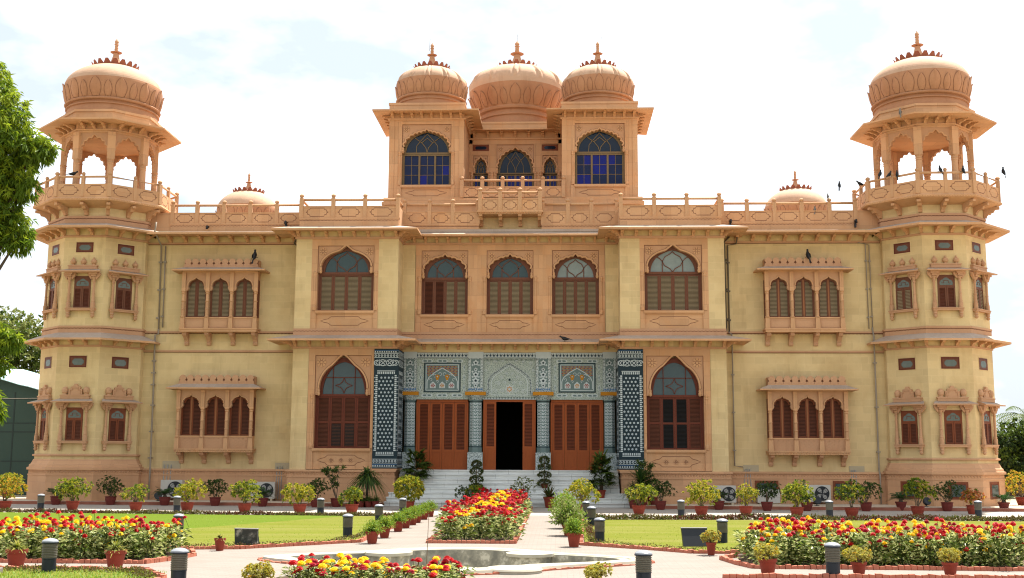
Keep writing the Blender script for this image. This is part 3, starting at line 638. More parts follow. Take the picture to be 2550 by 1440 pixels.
for s_ in (-1, 1):
    cx = 4.195*s_
    w = arched_bay(cx, 4.15, -1.38, 1.38, 14.42, 18.25, 15.06, 16.70, 16.98, 17.84, 18.09, 1.20, 1.13, 13, 1.02, 17.72, 'gothic', 'wood_olive', 'wood_olive', 'glass_navy', leaves=0, tip=.08, ros=.14)
    blue_window(cx, 4.15+.26, 2.26, 15.06, 16.64, [0,.34,.68,1] if s_ < 0 else [0,.33,.67,1], 3, 'wood_olive', 'glass_blue_backlit', 'glass_blue_dim', (lambda i,k,r: rn.random() < .1) if s_ < 0 else (lambda i,k,r: rn.random() < .45))
    x0, x1 = min(s_*2.35, s_*6.04), max(s_*2.35, s_*6.04)
    e = eave('eave', x0, x1, 4.13, 8.0, .72, 18.64, 18.57, 18.74, 18.62)
    brackets(e, lin(x0+.18, x1-.18, 8), 4.14, 18.38, .42, .22, .12)
    for yy in lin(4.4, 7.6, 7):
        place('bracket', bracket_mesh(.42,.2,.11), e, (x0+.03, yy, 18.38), -pi/2); place('bracket', bracket_mesh(.42,.2,.11), e, (x1-.03, yy, 18.38), pi/2)
    mb = MB(); mb.box(x0, x1, 4.15, 8.0, 18.7, 19.06, 0); mb.box(x0-.03, x1+.03, 4.11, 8.03, 19.06, 19.17, 0); mb.build('dome_base', ['pink_stone'], P)
arched_bay(0, 7.4, -1.04, 1.04, 14.42, 18.0, 14.5, 16.48, 16.75, 17.82, 17.95, .96, .92, 11, .79, 17.68, 'gothic', 'wood_olive', 'wood_olive', 'glass_navy', leaves=0, tip=.08, ros=.14, panel=False)
blue_window(0, 7.66, 1.8, 14.5, 16.44, [0,.26,.5,.74,1], 2, 'wood_olive', 'glass_blue_backlit', 'glass_blue_dim', lambda i,k,r: i in (1, 2, 3), lw=.1)
for s_ in (-1, 1):
    arched_bay(1.775*s_, 7.4, -.42, .42, 14.42, 17.42, 14.5, 16.48, 16.72, 17.28, 17.38, .38, .32, 7, .25, 17.14, 'plain', 'wood_olive', 'wood_olive', 'glass_navy', leaves=0, tip=.08, ros=.06, panel=False)
    blue_window(1.775*s_, 7.66, .72, 14.5, 16.44, [0,.5,1], 1, 'wood_olive', 'glass_blue_backlit', 'glass_blue_dim', lambda i,k,r: rn.random() < .4, lw=.1)
    mb = MB(); mb.bevbox(1.775*s_-.42, 1.775*s_+.42, 7.44, 7.5, 17.62, 17.95, .02, 0); v = mb.build('vent_window', ['wood_red'], P)
    g = MB(); g.bevbox(1.775*s_-.30, 1.775*s_+.30, 7.435, 7.44, 17.70, 17.87, .07, 0); g.build('pane', ['glass_navy'], v)
e = eave('eave', -2.4, 2.4, 7.4, 7.6, .75, 18.60, 18.53, 18.7, 18.58, sides=(0,0)); brackets(e, lin(-2.1, 2.1, 7), 7.4, 18.28, .42, .26, .13)
mb = MB(); mb.box(-2.45, 2.45, 7.0, 12, 18.6, 18.93, 0); mb.box(-2.48, 2.48, 6.96, 12, 18.93, 19.03, 0); mb.build('dome_base', ['pink_stone'], P)
# ---- domes
def dome(cx, cy, R, z0, zb, zw, zt, ribs=0, petals=22, Rc=1.0, fin=(0,0,0), drum=None, rod=None, slim=1.0, Rb=None):
    """drum from z0 to zb, bulb widest at zw, top zt; petal band, crown ring and finial"""
    Rb = Rb or R*.92
    def rz(z):
        if z < zw: q = (zw-z)/(zw-zb); return R-(R-Rb)*q**2.1
        q = min(1, (z-zw)/(zt-zw)); return R*max(0, 1-q**2.15)**.60
    zs = [zb+(zw-zb)*i/6 for i in range(6)]+[zw+(zt-zw)*(1-(1-i/22)**1.6) for i in range(23)]
    prof = [(max(rz(z), .001), z) for z in zs]
    n = 288 if ribs else 96
    def mod(a, z):
        if not ribs: return 1
        d = (a*ribs/(2*pi)) % 1.0; d = min(d, 1-d)/ribs*2*pi
        k = max(0, min(1, (z-zw)/(.3*(zt-zw)))); return 1+.035*k*(exp(-(d/.040)**6))-.045*k*exp(-((d-.065)/.022)**2)
    H = min(.92, (zw-zb)+.07*(zt-zw)); mb = MB(); mb.lathe(prof, n, cx, cy, 0, True, mod=mod, top=False, bot=False, ms=[1 if z < zb+H+.02 else 0 for r, z in prof[:-1]])  # shaded stone copy up to the petal tips, sunlit copy above
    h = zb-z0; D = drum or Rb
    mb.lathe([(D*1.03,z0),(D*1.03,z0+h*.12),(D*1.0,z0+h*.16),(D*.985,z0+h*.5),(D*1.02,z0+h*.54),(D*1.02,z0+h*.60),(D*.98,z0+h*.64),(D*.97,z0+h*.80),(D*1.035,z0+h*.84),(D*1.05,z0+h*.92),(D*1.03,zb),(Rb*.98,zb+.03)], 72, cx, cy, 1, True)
    o = mb.build('dome', ['dome_stone_lit', 'dome_stone_shaded'], P)
    pb = MB(); H = min(.92, (zw-zb)+.07*(zt-zw))
    for k in range(petals):
        a0 = 2*pi*k/petals; big = k % 2 == 0; hh = H*(1 if big else .82); hw = pi/petals*(.92 if big else .62)
        vs = []; NU, NV = 6, 8
        for j in range(NV+1):
            v = j/NV; z = zb+.04+hh*v; wd = hw*(.62+.38*sin(pi*min(1, v*1.15)))*(1 if v < .72 else sqrt(max(.02, 1-((v-.72)/.28)**2)))
            for i in range(NU+1):
                u = -1+2*i/NU; off = .002+.05*(1-abs(u)**1.5)*R/2+(.05*R/2*max(0,(v-.78)/.22)**1.5 if big else .04*R/2*max(0,(v-.8)/.2))
                r = rz(z)+off; a = a0+u*wd; vs.append((cx+r*cos(a), cy+r*sin(a), z))
        for e_ in (0, NU):     # dark tube, painted shade of the carved outline
            L0 = [Vector(vs[j*(NU+1)+e_]) for j in range(NV+1)]; pb.tube([p+Vector((p.x-cx, p.y-cy, 0)).normalized()*.006 for p in L0], .008*R/2, 4, 1)
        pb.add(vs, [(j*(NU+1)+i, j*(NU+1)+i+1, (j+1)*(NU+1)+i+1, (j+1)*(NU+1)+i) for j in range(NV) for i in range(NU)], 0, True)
    pb.build('petal_band', ['dome_stone_shaded', 'groove_shade'], o)
    zc = zt
    while rz(zc) < Rc and zc > zw: zc -= .01
    cr = MB(); cr.lathe([(Rc*.99,zc+.0),(Rc*1.0,zc+.05),(Rc*.7,zc+.10),(Rc*.3,zt+.06)], 48, cx, cy, 0, True, bot=False)
    N = 18; s_ = Rc*.21
    for k in range(N):
        a = 2*pi*(k+.5)/N; c = Vector((cx+Rc*.97*cos(a), cy+Rc*.97*sin(a), zc+.03)); rd = Vector((cos(a), sin(a), 0)); t = Vector((-sin(a), cos(a), 0)); uz = Vector((0,0,1))
        tip = c+rd*s_*.55+uz*s_*1.05
        cr.add([c-t*s_*.9, c+t*s_*.9, tip+t*s_*.3, tip, tip-t*s_*.3, c-rd*s_*.35+uz*s_*.45], [(0,1,2,3,4),(1,5,3,2),(5,0,4,3)], 0)
    cr.build('crown_ring', ['crown_stone'], o)
    zf, zcol, ztip = fin; q = (ztip-zf)/1.25*slim; fb = MB()
    def flute(a, z): return 1-.14*abs(sin(6*a)) if z < zcol-.02 else 1
    lo = [(.40*q,zf-.05),(.30*q,zf+.10*(zcol-zf)),(.19*q,zf+.40*(zcol-zf)),(.12*q,zf+.80*(zcol-zf)),(.11*q,zcol-.02)]
    fb.lathe(lo, 48, cx, cy, 0, True, mod=flute, bot=False)
    t = ztip-zcol; pr = [(.12,0),(.21,.02),(.235,.05),(.12,.10),(.08,.13),(.065,.20),(.085,.24),(.062,.29),(.08,.34),(.058,.40),(.075,.45),(.055,.52),(.095,.57),(.06,.63),(.075,.70),(.085,.76),(.06,.84),(.028,.91),(.002,1.0)]
    fb.lathe([(r*q, zcol+t*z) for r, z in pr], 20, cx, cy, 0, True)
    fb.build('finial', ['carved_stone'], o)
    if rod:
        rb = MB(); rb.tube([(cx+rod[0],cy,ztip-.15 if rod[0] == 0 else ztip-rod[2]),(cx+rod[0]+.02,cy,ztip+rod[1])], .011, 5)
        if rod[0]: rb.tube([(cx+rod[0],cy,ztip-rod[2]),(cx,cy,ztip-rod[2]-.1)], .008, 4)
        rb.build('lightning_rod', ['grey_metal'], o)
    return o
for s_ in (-1, 1):
    dome(4.19*s_, 5.95, 1.79, 19.12, 19.76, 20.45, 21.57, 12, 24, .86, (21.54, 22.20, 22.9), drum=1.70, rod=(-.14 if s_ < 0 else .17, .22, .42))
dome(0, 9.4, 2.56, 18.98, 20.08, 21.42, 22.74, 12, 24, .98, (22.71, 23.46, 24.26), drum=2.06, rod=(0, .35, 0), slim=1.25, Rb=2.12)
for s_ in (-1, 1):
    mb = MB(); mb.lathe([(1.7,12.2),(1.7,14.6)], 8, 15.55*s_, 14, 0, False, a0=pi/8); mb.build('roof_turret', ['pink_stone'], P)
    dome(15.55*s_, 14, 1.74, 14.55, 15.25, 15.85, 17.15, 0, 20, .85, (17.1, 17.6, 18.2), drum=1.62)

# ---- corner towers
XT, YT = 18.79, 1.8
AP = cos(pi/8)
def tower(sg):
    cx = sg*XT; A0 = pi/8
    def oc(prof, mats, name, ms=None, parent=P):
        mb = MB(); mb.lathe(prof, 8, cx, YT, 0, False, a0=A0, ms=ms, top=True, bot=False); return mb.build(name, mats, parent)
    F = [(-pi/2+k*pi/4) for k in range(8)]             # facet directions; F[0] faces the garden
    def facet_M(R, k): a = F[k]; return Matrix.Translation((cx+R*AP*cos(a), YT+R*AP*sin(a), 0)) @ Matrix.Rotation(a+pi/2, 4, 'Z')
    vis = [0, 1, 7] if True else range(8)
    # plinth
    mb = MB(); mb.lathe([(2.69,.1),(2.69,1.19),(2.71,1.20),(2.71,1.25),(2.67,1.26),(2.67,1.43),(2.76,1.44),(2.76,1.54),(2.68,1.56),(2.66,1.66),(2.60,1.70),(2.52,1.86),(2.50,1.90)], 8, cx, YT, 0, False, a0=A0)
    for k in range(8):
        mb.M = facet_M(2.67, k); h = 2.67*sin(pi/8); beads(mb, -h, h, 1.345, 0, 0)
    mb.M = None; mb.build('tower_plinth', ['plinth_stone'], P)
    oc([(2.47,1.88),(2.47,7.0),(2.44,7.4),(2.44,13.2)], ['yellow_stone'], 'tower_wall')
    for R_, za, zz in ((2.46,2.02,((2.55,2.03),(2.57,2.07),(2.55,2.11),(2.46,2.12))),(2.46,6.76,((2.52,6.77),(2.52,6.84),(2.46,6.85))),(2.44,11.64,((2.50,11.65),(2.50,11.72),(2.44,11.74)))):
        oc([(R_,za)]+list(zz), ['carved_stone'], 'stone_band')
    for R_, za, k1, k2 in ((2.49,7.25,7.60,7.69),(2.49,12.2,12.50,12.60)):
        mb = MB(); mb.lathe([(2.49,za),(2.49,k1),(2.52,k1+.01),(2.52,k2),(2.44,k2+.01)], 8, cx, YT, 0, False, a0=A0, top=False, bot=False)
        for k in range(8): mb.M = facet_M(R_, k); h = R_*sin(pi/8); wave(mb, -h, h, k1-.03, 0, 1)
        mb.M = None; mb.build('stone_band', ['carved_stone', 'groove_shade'], P)
    # eaves
    for R, zt, wt, wb_, Ri, n_, bl, bh in ((3.26,7.10,7.40,6.84,2.47,3,.55,.27),(3.46,12.02,12.30,11.73,2.44,3,.6,.29)):
        e = oc([(Ri,zt+.01),(R,zt-.085),(R,zt),(Ri,wt)], ['pink_stone','eave_top'], 'eave', [0,0,1])
        for k in range(8):
            a = F[k]
            if sin(a) > .5: continue
            h = 2.49*sin(pi/8)
            for x in (-.32, .32):
                p = facet_M(2.45, k) @ Vector((x, 0, wb_)); place('bracket', bracket_mesh(bl,bh,.12), e, p, a+pi/2)
            av = a+pi/8
            place('bracket', bracket_mesh(bl,bh,.12), e, (cx+2.46*cos(av), YT+2.46*sin(av), wb_), av+pi/2)
    # windows
    for k in (0, 1, 7, 2 if sg < 0 else 6):
        if (k == 2 and sg < 0) or (k == 6 and sg > 0): continue
        for lvl, (zw_, zh, ww, sz0, sz1, zsill, ztop, R) in enumerate(((2.70, 4.10, .74, 5.87, 6.37, 2.60, 4.42, 2.47), (8.47, 9.88, .74, 10.97, 11.42, 8.38, 10.13, 2.44))):
            Mf = facet_M(R, k); a = F[k]+pi/2; loc = Mf.translation
            # high small window
            hw = .385; mb = MB(); z0, z1 = sz0, sz1; D = .10
            mb.box(-hw-.03, hw+.03, -.012, .02, z0-.03, z1+.03, 2)
            mb.box(-hw, -hw+.06, -.02, .1, z0, z1, 0); mb.box(hw-.06, hw, -.02, .1, z0, z1, 0); mb.box(-hw+.06, hw-.06, -.02, .1, z1-.07, z1, 0); mb.box(-hw+.06, hw-.06, -.02, .1, z0, z0+.05, 0)
            mb.box(-hw+.06, hw-.06, -.015, .06, z0+.05, z1-.07, 1)
            w = mb.build('vent_window', ['wood_dark', 'wood_dusty', 'yellow_stone'], P, loc, a)
            g = MB(); g.bevbox(-hw+.14, hw-.12, -.019, -.014, z0+.10, z1-.12, .09); g.build('pane', ['glass_small'], w)
            # shuttered window with its little porch
            mb = MB(); A = arc(ww/2+.03, .42, 0, n=24)
            mb.box(-ww/2-.12, -ww/2, -.012, .1, zsill+.06, zh-.38, 2); mb.box(ww/2, ww/2+.12, -.012, .1, zsill+.06, zh-.38, 2)
            plate(mb, -ww/2-.12, ww/2+.12, zh+.12, zh-.38, arc(ww/2, .40, 0, n=24), -.012, .1, 2)
            mb.box(-ww/2-.02, ww/2+.02, -.008, .05, zsill, zh+.02, 3)
            mb.box(-.64, .64, -.20, .05, zsill-.02, zsill+.09, 0); mb.box(-.66, .66, -.22, .05, zsill+.05, zsill+.09, 0)
            for s2 in (-1, 1):
                x = s2*.545; y = -.11; c0 = zsill+.09; c1 = ztop-.42
                mb.lathe([(.10,c0),(.10,c0+.22),(.075,c0+.25),(.085,c0+.3),(.07,c0+.34),(.06,c0+.6),(.075,c0+.63),(.055,c0+.66),(.05,c1-.12),(.075,c1-.08),(.055,c1-.03),(.09,c1+.06),(.12,c1+.12),(.10,c1+.15)], 8, x, y, 0)
                mb.box(x-.10, x+.10, -.24, .03, c1+.15, c1+.24, 0); mb.box(x-.17, x+.17, -.30, .03, c1+.24, c1+.31, 0)
                for s3 in (-1, 1): mb.prism([(x+s3*.10,c1+.02),(x+s3*.12,c1+.02),(x+s3*.26,c1+.2),(x+s3*.28,c1+.31),(x+s3*.10,c1+.31)], -.17, -.07, 0)
                mb.lathe([(.02,zsill-.34),(.07,zsill-.31),(.085,zsill-.25),(.06,zsill-.20),(.09,zsill-.16),(.075,zsill-.1),(.11,zsill-.02)], 8, x, -.12, 0)
            mb.box(-.72, .72, -.30, .03, ztop-.11, ztop-.02, 0)
            # canopy
            hb = .70; he = .935
            vs = [(-he,-.46,ztop-.04),(he,-.46,ztop-.04),(hb,0,ztop+.10),(-hb,0,ztop+.10),(-he,-.46,ztop-.09),(he,-.46,ztop-.09),(hb,0,ztop-.07),(-hb,0,ztop-.07)]
            mb.add(vs, [(0,1,2,3)], 1); mb.add(vs, [(4,5,1,0),(5,4,7,6),(4,0,3,7),(1,5,6,2)], 0)
            # crest
            zc = ztop+.10
            mb.box(-.63, .63, -.14, .02, zc-.03, zc+.10, 0); mb.box(-.66, .66, -.16, .02, zc+.10, zc+.15, 0)
            if lvl:
                for x in (-.46, 0, .46): mb.lathe([(.07,zc+.15),(.06,zc+.2),(.11,zc+.25),(.13,zc+.31),(.10,zc+.38),(.05,zc+.42),(.025,zc+.48),(.003,zc+.53)], 12, x, -.05, 0)
            else:
                mb.prism([(-.30,zc+.15),(.30,zc+.15),(.30,zc+.40),(.21,zc+.40),(.21,zc+.5),(.10,zc+.52),(.06,zc+.62),(-.06,zc+.62),(-.10,zc+.52),(-.21,zc+.5),(-.21,zc+.40),(-.30,zc+.40)], -.11, .02, 0)
                mb.strip([(-.22,zc+.2),(-.22,zc+.36),(-.13,zc+.36),(-.13,zc+.46),(.13,zc+.46),(.13,zc+.36),(.22,zc+.36),(.22,zc+.2)], -.11, .03, .025, 0)
                for x in (-.47, .47): mb.lathe([(.10,zc+.15),(.09,zc+.2),(.13,zc+.26),(.14,zc+.36),(.10,zc+.46),(.03,zc+.5)], 12, x, -.03, 0)
            sr = mb.build('window_surround', ['carved_stone', 'eave_top', 'yellow_stone', 'wood_dark'], P, loc, a)
            wb = MB(); b0 = zh-.42; wmat = 'wood_dusty' if lvl else 'wood_red'
            plate(wb, -ww/2, ww/2, zh+.02, b0, arc(ww/2-.07, .33, 3, .12, n=18), -.03, .02, 0)
            wb.box(-ww/2, ww/2, -.028, .02, b0-.06, b0, 0); wb.strip([(-.2,b0+.09),(-.1,b0+.09),(-.1,b0+.2),(.1,b0+.2),(.1,b0+.09),(.2,b0+.09)], -.022, .025, .01, 0)
            w = wb.build('window', [wmat], P, loc, a)
            g = MB(); g.box(-ww/2+.05, ww/2-.05, -.022, -.016, b0, zh-.08); g.build('pane', ['glass_small'], w)
            for s2 in (-1, 1):
                place('shutter', shutter_mesh(ww/2-.012, b0-.06-zw_, wmat, 'slat_dusty' if lvl and k != 0 and sg > 0 else 'wood_slat', sp=.06, st=.06), w, (s2*ww/4, -.045, zw_))
    if sg > 0:
        for k in (0, 1, 7):
            Mf = facet_M(2.69, k); a = F[k]+pi/2; mb = MB()
            mb.box(-.42,.42,-.02,.1,.42,1.14,0); mb.box(-.32,.32,-.025,.0,.50,1.05,1); w = mb.build('basement_window', ['wood_red', 'wood_dark'], P, Mf.translation, a)
            g = MB(); g.box(-.27,.30,-.03,-.026,.53,1.0); g.build('pane', ['glass_teal'], w)
    # balcony
    mb = MB(); mb.lathe([(2.45,12.98),(3.10,13.17),(3.20,13.19),(3.22,13.27),(3.14,13.34),(3.14,13.93),(3.02,13.93),(3.02,13.36)], 8, cx, YT, 0, False, a0=A0, bot=False)
    for k in range(8):
        h = 3.14*sin(pi/8); mb.M = facet_M(3.14, k)
        for s2 in (-1, 1): cartouche(mb, s2*h/2, 13.64, h*.72, .40, 0, 1)
        mb.M = facet_M(3.20, k); beads(mb, -h, h, 13.225, 0, 0, .11, .07)
    mb.M = None; bl = mb.build('balcony', ['pink_stone', 'groove_shade'], P)
    r = MB(); r.tube([(cx+3.08*cos(A0+k*pi/4), YT+3.08*sin(A0+k*pi/4), 14.26) for k in range(8)], .05, 8, closed=True); r.build('rail', ['pink_stone'], bl)
    for k in range(8):
        a = A0+k*pi/4; place('post', post_mesh(1.13), bl, (cx+3.08*cos(a), YT+3.08*sin(a), 13.35), a)
        p = facet_M(3.08, k).translation; place('post', post_mesh(1.13, .07), bl, (p.x, p.y, 13.35), F[k]+pi/2)
        for av, R in ((a, 2.43), (F[k], 2.43*AP)):
            place('bracket', bracket_mesh(.66,.46,.16), bl, (cx+R*cos(av), YT+R*sin(av), 12.64), av+pi/2)
    # kiosk: eight columns, cusped arches, entablature, eave
    mb = MB(); h = 2.1*sin(pi/8)
    for k in range(8):
        mb.M = facet_M(2.1, k); A = arc(h-.16, .80, 9, .09, .07, .25)
        plate(mb, -h, h, 16.56, 15.56, A, .03, .17, 1); moulding(mb, A, 15.56, .03, .05, .02, 0)
        plate(mb, -h, h, 16.56, 15.56, A, .16, .17, 1)
        for s2 in (-1, 1): mb.box(min(s2*(h-.16), s2*h), max(s2*(h-.16), s2*h), .03, .17, 15.36, 15.56, 1)
    mb.M = None
    mb.lathe([(2.02,16.54),(2.10,16.54),(2.10,16.62),(2.16,16.63),(2.16,16.70),(2.08,16.71),(2.08,16.95)], 8, cx, YT, 0, False, a0=A0, top=True, bot=False)
    mb.lathe([(1.9,16.42),(2.02,16.44)], 8, cx, YT, 0, False, a0=A0, top=False, bot=True)
    ki = mb.build('kiosk', ['pink_stone', 'carved_stone'], P)
    for k in range(8):
        a = A0+k*pi/4; cm = cached('kcol', lambda: (lambda b: (b.lathe([(.16,0),(.16,.35),(.13,.4),(.14,.9),(.135,1.75),(.155,1.78),(.135,1.82),(.155,1.87),(.135,1.92),(.17,2.0)], 10), b.box(-.17,.17,-.13,.13,2.0,3.26), b.mesh('column', ['pink_stone']))[-1])(MB()))
        place('column', cm, ki, (cx+2.02*cos(a), YT+2.02*sin(a), 13.3), a+pi/2)
    e = oc([(2.06,16.95),(3.18,16.88),(3.18,16.95),(2.2,17.04)], ['pink_stone','eave_top'], 'eave', [0,0,1])
    for k in range(8):
        for x in (-.48, 0, .48):
            p = facet_M(2.12, k) @ Vector((x,0,16.70)); place('bracket', bracket_mesh(.5,.22,.12), e, p, F[k]+pi/2)
    oc([(2.26,17.0),(2.26,17.46),(2.32,17.47),(2.32,17.58),(2.2,17.6)], ['pink_stone'], 'dome_base')
    dome(cx, YT, 2.21, 17.58, 18.20, 18.98, 20.31, 0, 24, 1.0, (20.27, 20.97, 21.72), drum=2.06)
tower(-1); tower(1)

# ---- oriel windows of the wings: upper and lower, left and right
def oriel(sg, low):
    cx = 12.985*sg; z = 0 if not low else 1; Y = .62
    if low: zb, zf, zs, zsp, zap, zrec, ze, zc0, zc1, zbr = 2.23, 2.37, 2.95, 4.22, 4.74, 4.95, 5.05, 5.23, 5.64, 1.73
    else:   zb, zf, zs, zsp, zap, zrec, ze, zc0, zc1, zbr = 7.55, 7.69, 8.21, 9.46, 10.0, 10.22, 10.32, 10.47, 10.88, 6.98
    H = 1.68; mb = MB()
    mb.box(-H-.05, H+.05, -.06, .58, zb, zf, 0); mb.box(-H-.08, H+.08, -.09, .58, zf-.04, zf+.02, 0)
    if low: beads(mb, -H-.05, H+.05, (zb+zf)/2-.01, -.06, 0, .11, .09)
    sp = 1.09; cxs = (-sp, 0, sp); hw = .465
    mb.box(-H+.1, H-.1, .24, .58, zf, zrec, 0)
    for x in cxs:
        zq = zsp+.17; A = arc(.37, zap-zq-.07, 3 if not low else 7, .05 if not low else .06, .08, .3, n=30)
        Mx = Matrix.Translation((x,0,0)); mb.M = Mx
        plate(mb, -sp/2, sp/2, zrec, zq, A, .02, .26, 1); moulding(mb, A, zq, .02, .045, .03, 0)
        for s3 in (-1, 1): mb.prism([(s3*.37,zq),(s3*.345,zsp+.06),(s3*.40,zsp-.04),(s3*.445,zsp-.06),(s3*sp/2,zsp-.06),(s3*sp/2,zq)], .021, .26, 1)
        mb.box(-hw-.04, hw+.04, .03, .26, zf, zs, 1); mb.box(-hw-.06, hw+.06, .0, .26, zs-.05, zs, 0)
        mb.strip([(-hw+.08,zf+.08),(-hw+.08,zs-.12),(hw-.08,zs-.12),(hw-.08,zf+.08)], .03, .02, .012, 1, True)
        if low:
            for i in range(7):
                for j in range(3): u, v = -.32+.64*i/6, zf+.10+(zs-zf-.26)*(j+.25+.5*(i % 2))/2.7; mb.strip([(u+.045*cos(t*.9)*(1-t*.09), v+.045*sin(t*.9)*(1-t*.09)) for t in range(7)], .03, .018, .012, 1)
        mb.M = None
    for x in (-H+.02, H-.02): mb.box(min(x, x*.93), max(x, x*.93), .02, .58, zf, zrec, 0)
    for sx_ in (-1, 1):     # glazed flank, recessed
        mb.box(min(sx_*(H-.10), sx_*(H+.012)), max(sx_*(H-.10), sx_*(H+.012)), .18, .46, zs, zap-.1, 2)
    mb.box(-H-.02, H+.02, -.02, .58, zrec, ze+.02, 0)
    o = mb.build('oriel_window', ['pink_stone', 'carved_stone', 'wood_dark'], P, (cx, Y, 0))
    # columns
    def colm():
        b = MB(); h = zsp-.1-zf; w = .075
        b.box(-.10,.10,-.06,.06,0,.26); b.box(-.085,.085,-.05,.05,.26,.5)
        pr = [(.09,.5),(.11,.53),(.075,.56),(w,.85),(.10,.88),(w,.91),(w,1.2),(.10,1.23),(w,1.26),(w-.01,h-.12),(.10,h-.08),(.07,h-.04),(.11,h)]
        b.lathe(pr, 10); b.box(-.085,.085,-.05,.05,h,zrec-zf); return b.mesh('column', ['pink_stone'])
    cm = cached(('ocol', low), colm)
    for x in (-1.5*sp, -.5*sp, .5*sp, 1.5*sp): place('column', cm, o, (x, -.01, zf))
    # shutters: two leaves per arch, cut to the arch
    wm, sm = (('wood_door' if False else 'wood_red'), 'wood_slat') if low else ('wood_dusty', 'slat_dusty')
    if not low and sg > 0: wm = 'wood_light' if False else 'wood_dusty'
    for x in cxs:
        for s2 in (-1, 1):
            place('shutter', shutter_mesh(hw-.05, zap-zs-.14, wm, sm, sp=.058, st=.055), o, (x+s2*(hw/2-.0), .17, zs+.01))
        b = MB(); AA = arc(.40, zap-zsp-.02, n=20); b.strip(pts(arc(.31, zap-zsp-.27, n=20, tip=.05), zsp+.17), .165, .07, .02, 0); b.box(-hw, -hw+.07, .15, .2, zs, zsp, 0); b.box(hw-.07, hw, .15, .2, zs, zsp, 0); b.box(-.03,.03,.145,.17,zs,zap-.1, 1)
        b.build('window_frame', [wm, 'wood_light' if (low or sg > 0) else wm], o, (x,0,0))
    # canopy, crest, brackets
    b = MB()
    for (za, zc_, up_) in ((ze, zc0+.0, 1), (ze-.06, ze-.03, 0)):
        O = [(-H-.42,.58,za),(-H-.42,-.42,za),(H+.42,-.42,za),(H+.42,.58,za)]; I = [(-H,.58,zc_),(-H,.0,zc_),(H,.0,zc_),(H,.58,zc_)]
        fs = [(i,i+1,5+i,4+i) for i in range(3)]; b.add(O+I, fs if up_ else [f[::-1] for f in fs], 0 if up_ else 1)
    E_ = [(-H-.42,.58),(-H-.42,-.42),(H+.42,-.42),(H+.42,.58)]; b.add([(x,y,ze-.06) for x,y in E_]+[(x,y,ze) for x,y in E_], [(i,i+1,5+i,4+i) for i in range(3)], 1)
    b.box(-H, H, 0, .58, ze-.05, zc0, 1); b.build('canopy', ['eave_top', 'pink_stone'], o)
    c = MB(); n = 10; wv = 2*H/n; hz_ = zc1-zc0
    c.box(-H-.02, H+.02, .0, .5, zc0-.03, zc0+.05, 0)
    for i in range(n):
        x = -H+wv*(i+.5); a = wv*.5
        c.prism([(x-a*.98,zc0+.05),(x+a*.98,zc0+.05),(x+a*.98,zc0+.05+hz_*.18),(x+a*.62,zc0+hz_*.42),(x+a*.98,zc0+hz_*.64),(x+a*.7,zc0+hz_*.85),(x+a*.35,zc0+hz_*.95),(x,zc0+hz_),(x-a*.35,zc0+hz_*.95),(x-a*.7,zc0+hz_*.85),(x-a*.98,zc0+hz_*.64),(x-a*.62,zc0+hz_*.42),(x-a*.98,zc0+.05+hz_*.18)], .04, .12, 0)
    c.box(-H, H, .10, .13, zc0+.05, zc0+hz_*.7, 1)
    for x in (-H, H-.08): c.box(x, x+.08, .13, .55, zc0+.05, zc0+hz_*.85, 0)
    c.build('crest', ['carved_stone', 'groove_shade'], o)
    def brk():
        b = MB(); h = zb-zbr; q = [(0,0),(-.10,.02),(-.14,.10),(-.10,.17),(-.16,h*.42),(-.34,h*.66),(-.5,h*.72),(-.56,h*.82),(-.52,h*.92),(-.58,h),(0,h)]
        b.prism([(y,z) for y,z in q], -.09, .09, 0)
        b.v = [(v[1], v[0]+.58, v[2]) for v in b.v]; b.f = [f[::-1] for f in b.f]; return b.mesh('bracket', ['carved_stone'])
    bm = cached(('obr', low), brk)
    for x in (-H+.12, -.5*sp+.0, .5*sp, H-.12): place('bracket', bm, o, (x, 0, zbr))
for sg in (-1, 1):
    for low in (0, 1): oriel(sg, low)

# ---- tiled entrance: dark star-patterned piers, grey arabesque columns, doors, stair
def inlay(mb, f, poly, m, d=.004):                   # thin tile on a face: f maps (u, v, out) to a point
    n = len(poly); mb.add([f(u,v,d) for u,v in poly]+[f(u,v,-.01) for u,v in poly], [tuple(range(n))]+[(i,n+i,n+(i+1)%n,(i+1)%n) for i in range(n)], m)
def star(u, v, r, k=6, q=.55): return [(u+(r if i % 2 == 0 else r*q)*sin(pi*i/k), v+(r if i % 2 == 0 else r*q)*cos(pi*i/k)) for i in range(2*k)]
def rect(a, b, c, d): return [(a,c),(b,c),(b,d),(a,d)]
def band_line(mb, f, P_, w, m, d=.004):
    for (a, b) in zip(P_, P_[1:]):
        dx, dy = b[0]-a[0], b[1]-a[1]; l = sqrt(dx*dx+dy*dy) or 1; nx, ny = -dy/l*w/2, dx/l*w/2
        inlay(mb, f, [(a[0]+nx,a[1]+ny),(a[0]-nx,a[1]-ny),(b[0]-nx,b[1]-ny),(b[0]+nx,b[1]+ny)], m, d)
